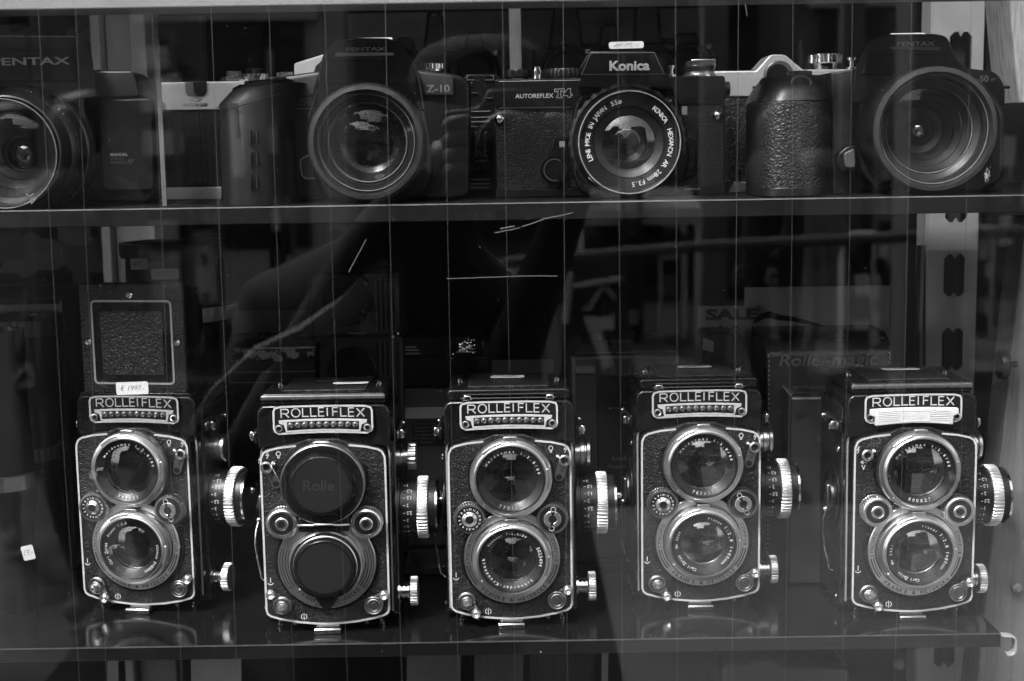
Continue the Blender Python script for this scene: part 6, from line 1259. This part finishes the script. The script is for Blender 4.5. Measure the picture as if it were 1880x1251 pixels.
# small case with a tag
t = stand('leather_case', 'small rounded black case with a paper tag beside the stitched leather case', 'case', 1325, 965)
obj('shell', B().prism(rp([(1286, 1060), (1372, 1060), (1368, 622), (1360, 614), (1300, 612), (1290, 622)], 965, [0, 0, 3, 4, 6, 4]), 965, 1000), LEAS, t, bevel=3)
obj('tag', B().prism(outline([(1291, 620), (1311, 628), (1310, 648), (1290, 642)], 963), 963.4, 963.8), mat("grey_tag"), t, smooth=0); obj('tag', B().prism(outline([(1294, 650), (1304, 648), (1304, 662), (1300, 666), (1295, 662)], 963), 963.4, 963.8), mat("dark_tag", .07, .8), t, smooth=0)
# narrow framed things beside the upright
t = stand('folded_stand', 'narrow dark frame with a pale rim leaning left of the slotted upright', 'frame', 1692, 975)
b = B().stroke(outline([(1688, 1060), (1690, 590), (1694, 455), (1700, 452)], 975), 1.6, 973, 976); obj('frame', b, mat("rim_pale", .3, .5), t); obj('panel', B().prism(outline([(1683, 1060), (1684, 590), (1688, 452), (1700, 452), (1700, 1060)], 977), 977, 984), BLK2, t, bevel=.5)
# round hook on the jamb
x_, z_ = S(1838, 668, 850); t = thing('round_knob', 'dark round knob seen edge-on at the timber jamb', 'knob', (x_, 850, z_))
obj('disc', B().lathe([(.01, -4), (6, -4), (8.4, -3), (9, -1), (9, 1), (8, 2), (2, 2.4), (2, 8), (.01, 8)], (x_, 846, z_), 'x', 48), BLK2, t)
# ---- items below the lower shelf
BZ = -425
t = thing('shelf', 'dark bottom shelf below the picture carrying dim cards', 'shelf', (0, 780, BZ-10)); obj('board', B().box(-560, 560, 780, 1050, BZ-10, BZ), EDGE, t, bevel=1)
for px0, px1, Y, al, lab, ty in [(340, 432, 840, .24, 'pale card below the lower shelf, under the gap between the two left twin lens cameras', 1200), (738, 838, 860, .10, 'dull grey card below the lower shelf left of the centre', 1208), (862, 952, 850, .06, 'darker ribbed card below the lower shelf under the middle camera', 1204), (186, 206, 845, .22, 'narrow pale strip standing below the lower shelf, leftmost', 1212), (1096, 1108, 845, .16, 'narrow pale strip standing below the lower shelf right of the centre', 1200), (966, 1084, 900, .05, 'broad dim card below the lower shelf behind the darker ribbed card', 1195)]:
    xa, _ = S(px0, 1240, Y); xb, _ = S(px1, 1240, Y); q = thing('standing_card', lab, 'card', ((xa+xb)/2, Y, BZ), 'cards standing below the lower shelf')
    obj('card', B().loft([[(xa, Y, BZ), (xb, Y, BZ), (xb, Y+1, BZ), (xa, Y+1, BZ)], [(xa+4, Y+3, -293), (xb+4, Y+3, -293), (xb+4, Y+4, -293), (xa+4, Y+4, -293)]]), mat('card%.2f' % al, al, .8, bump=('ribs', 60, .5) if al < .07 else None, var=.1, varscale=40), q, smooth=0)
t = thing('reflex_camera', 'black camera low below the right end of the lower shelf', 'camera', (S(1400, 1240, 860)[0], 860, BZ))
obj('body', B().prism([S(px_, py_, 860) for px_, py_ in [(1325, 1480), (1325, 1226), (1338, 1217), (1370, 1214), (1385, 1205), (1420, 1206), (1440, 1222), (1560, 1226), (1565, 1480)]], 860, 900), BPL, t, bevel=3)
obj('lens', B().lathe([(26, 860), (26, 835), (24, 832), (20, 834), (18, 846), (.01, 848)], (S(1440, 1300, 850)[0], 0, BZ+36), 'y', 48), BLK2, t)

# ---- added backdrop painting the bright blurred room past the left end of the shelves
t = thing('room_backdrop', 'mottled backdrop painting the bright room far behind the left end of the shelves', 'backdrop', (S(60, 300, 1700)[0], 1700, -500))
PP = bpy.data.materials.new("painted_room_tones"); PP.use_nodes = True; n = PP.node_tree; pb = n.nodes["Principled BSDF"]
tc = n.nodes.new("ShaderNodeTexCoord"); mp = n.nodes.new("ShaderNodeMapping"); mp.inputs["Scale"].default_value = (14, 14, 22); q = n.nodes.new("ShaderNodeTexVoronoi"); q.distance = 'CHEBYCHEV'; q.inputs["Scale"].default_value = 1.6
cr = n.nodes.new("ShaderNodeValToRGB"); cr.color_ramp.elements[0].position = .25; cr.color_ramp.elements[0].color = (.02, .02, .02, 1); cr.color_ramp.elements[1].position = .9; cr.color_ramp.elements[1].color = (.5, .5, .5, 1)
n.links.new(tc.outputs["Object"], mp.inputs[0]); n.links.new(mp.outputs[0], q.inputs["Vector"]); n.links.new(q.outputs["Color"], cr.inputs[0]); n.links.new(cr.outputs[0], pb.inputs["Base Color"])
xa, _ = S(-120, 300, 1700); xb, _ = S(186, 300, 1700); obj('panel', B().box(xa, xb, 1700, 1706, S(60, 522, 1700)[1], 400), PP, t, smooth=0)
obj('frame', B().box(xb, xb+14, 1696, 1708, S(60, 522, 1700)[1]-8, 400).box(xa, xb-.1, 1696, 1708, S(60, 522, 1700)[1]-8, S(60, 522, 1700)[1]-.1), mat("grey_post"), t, smooth=0)
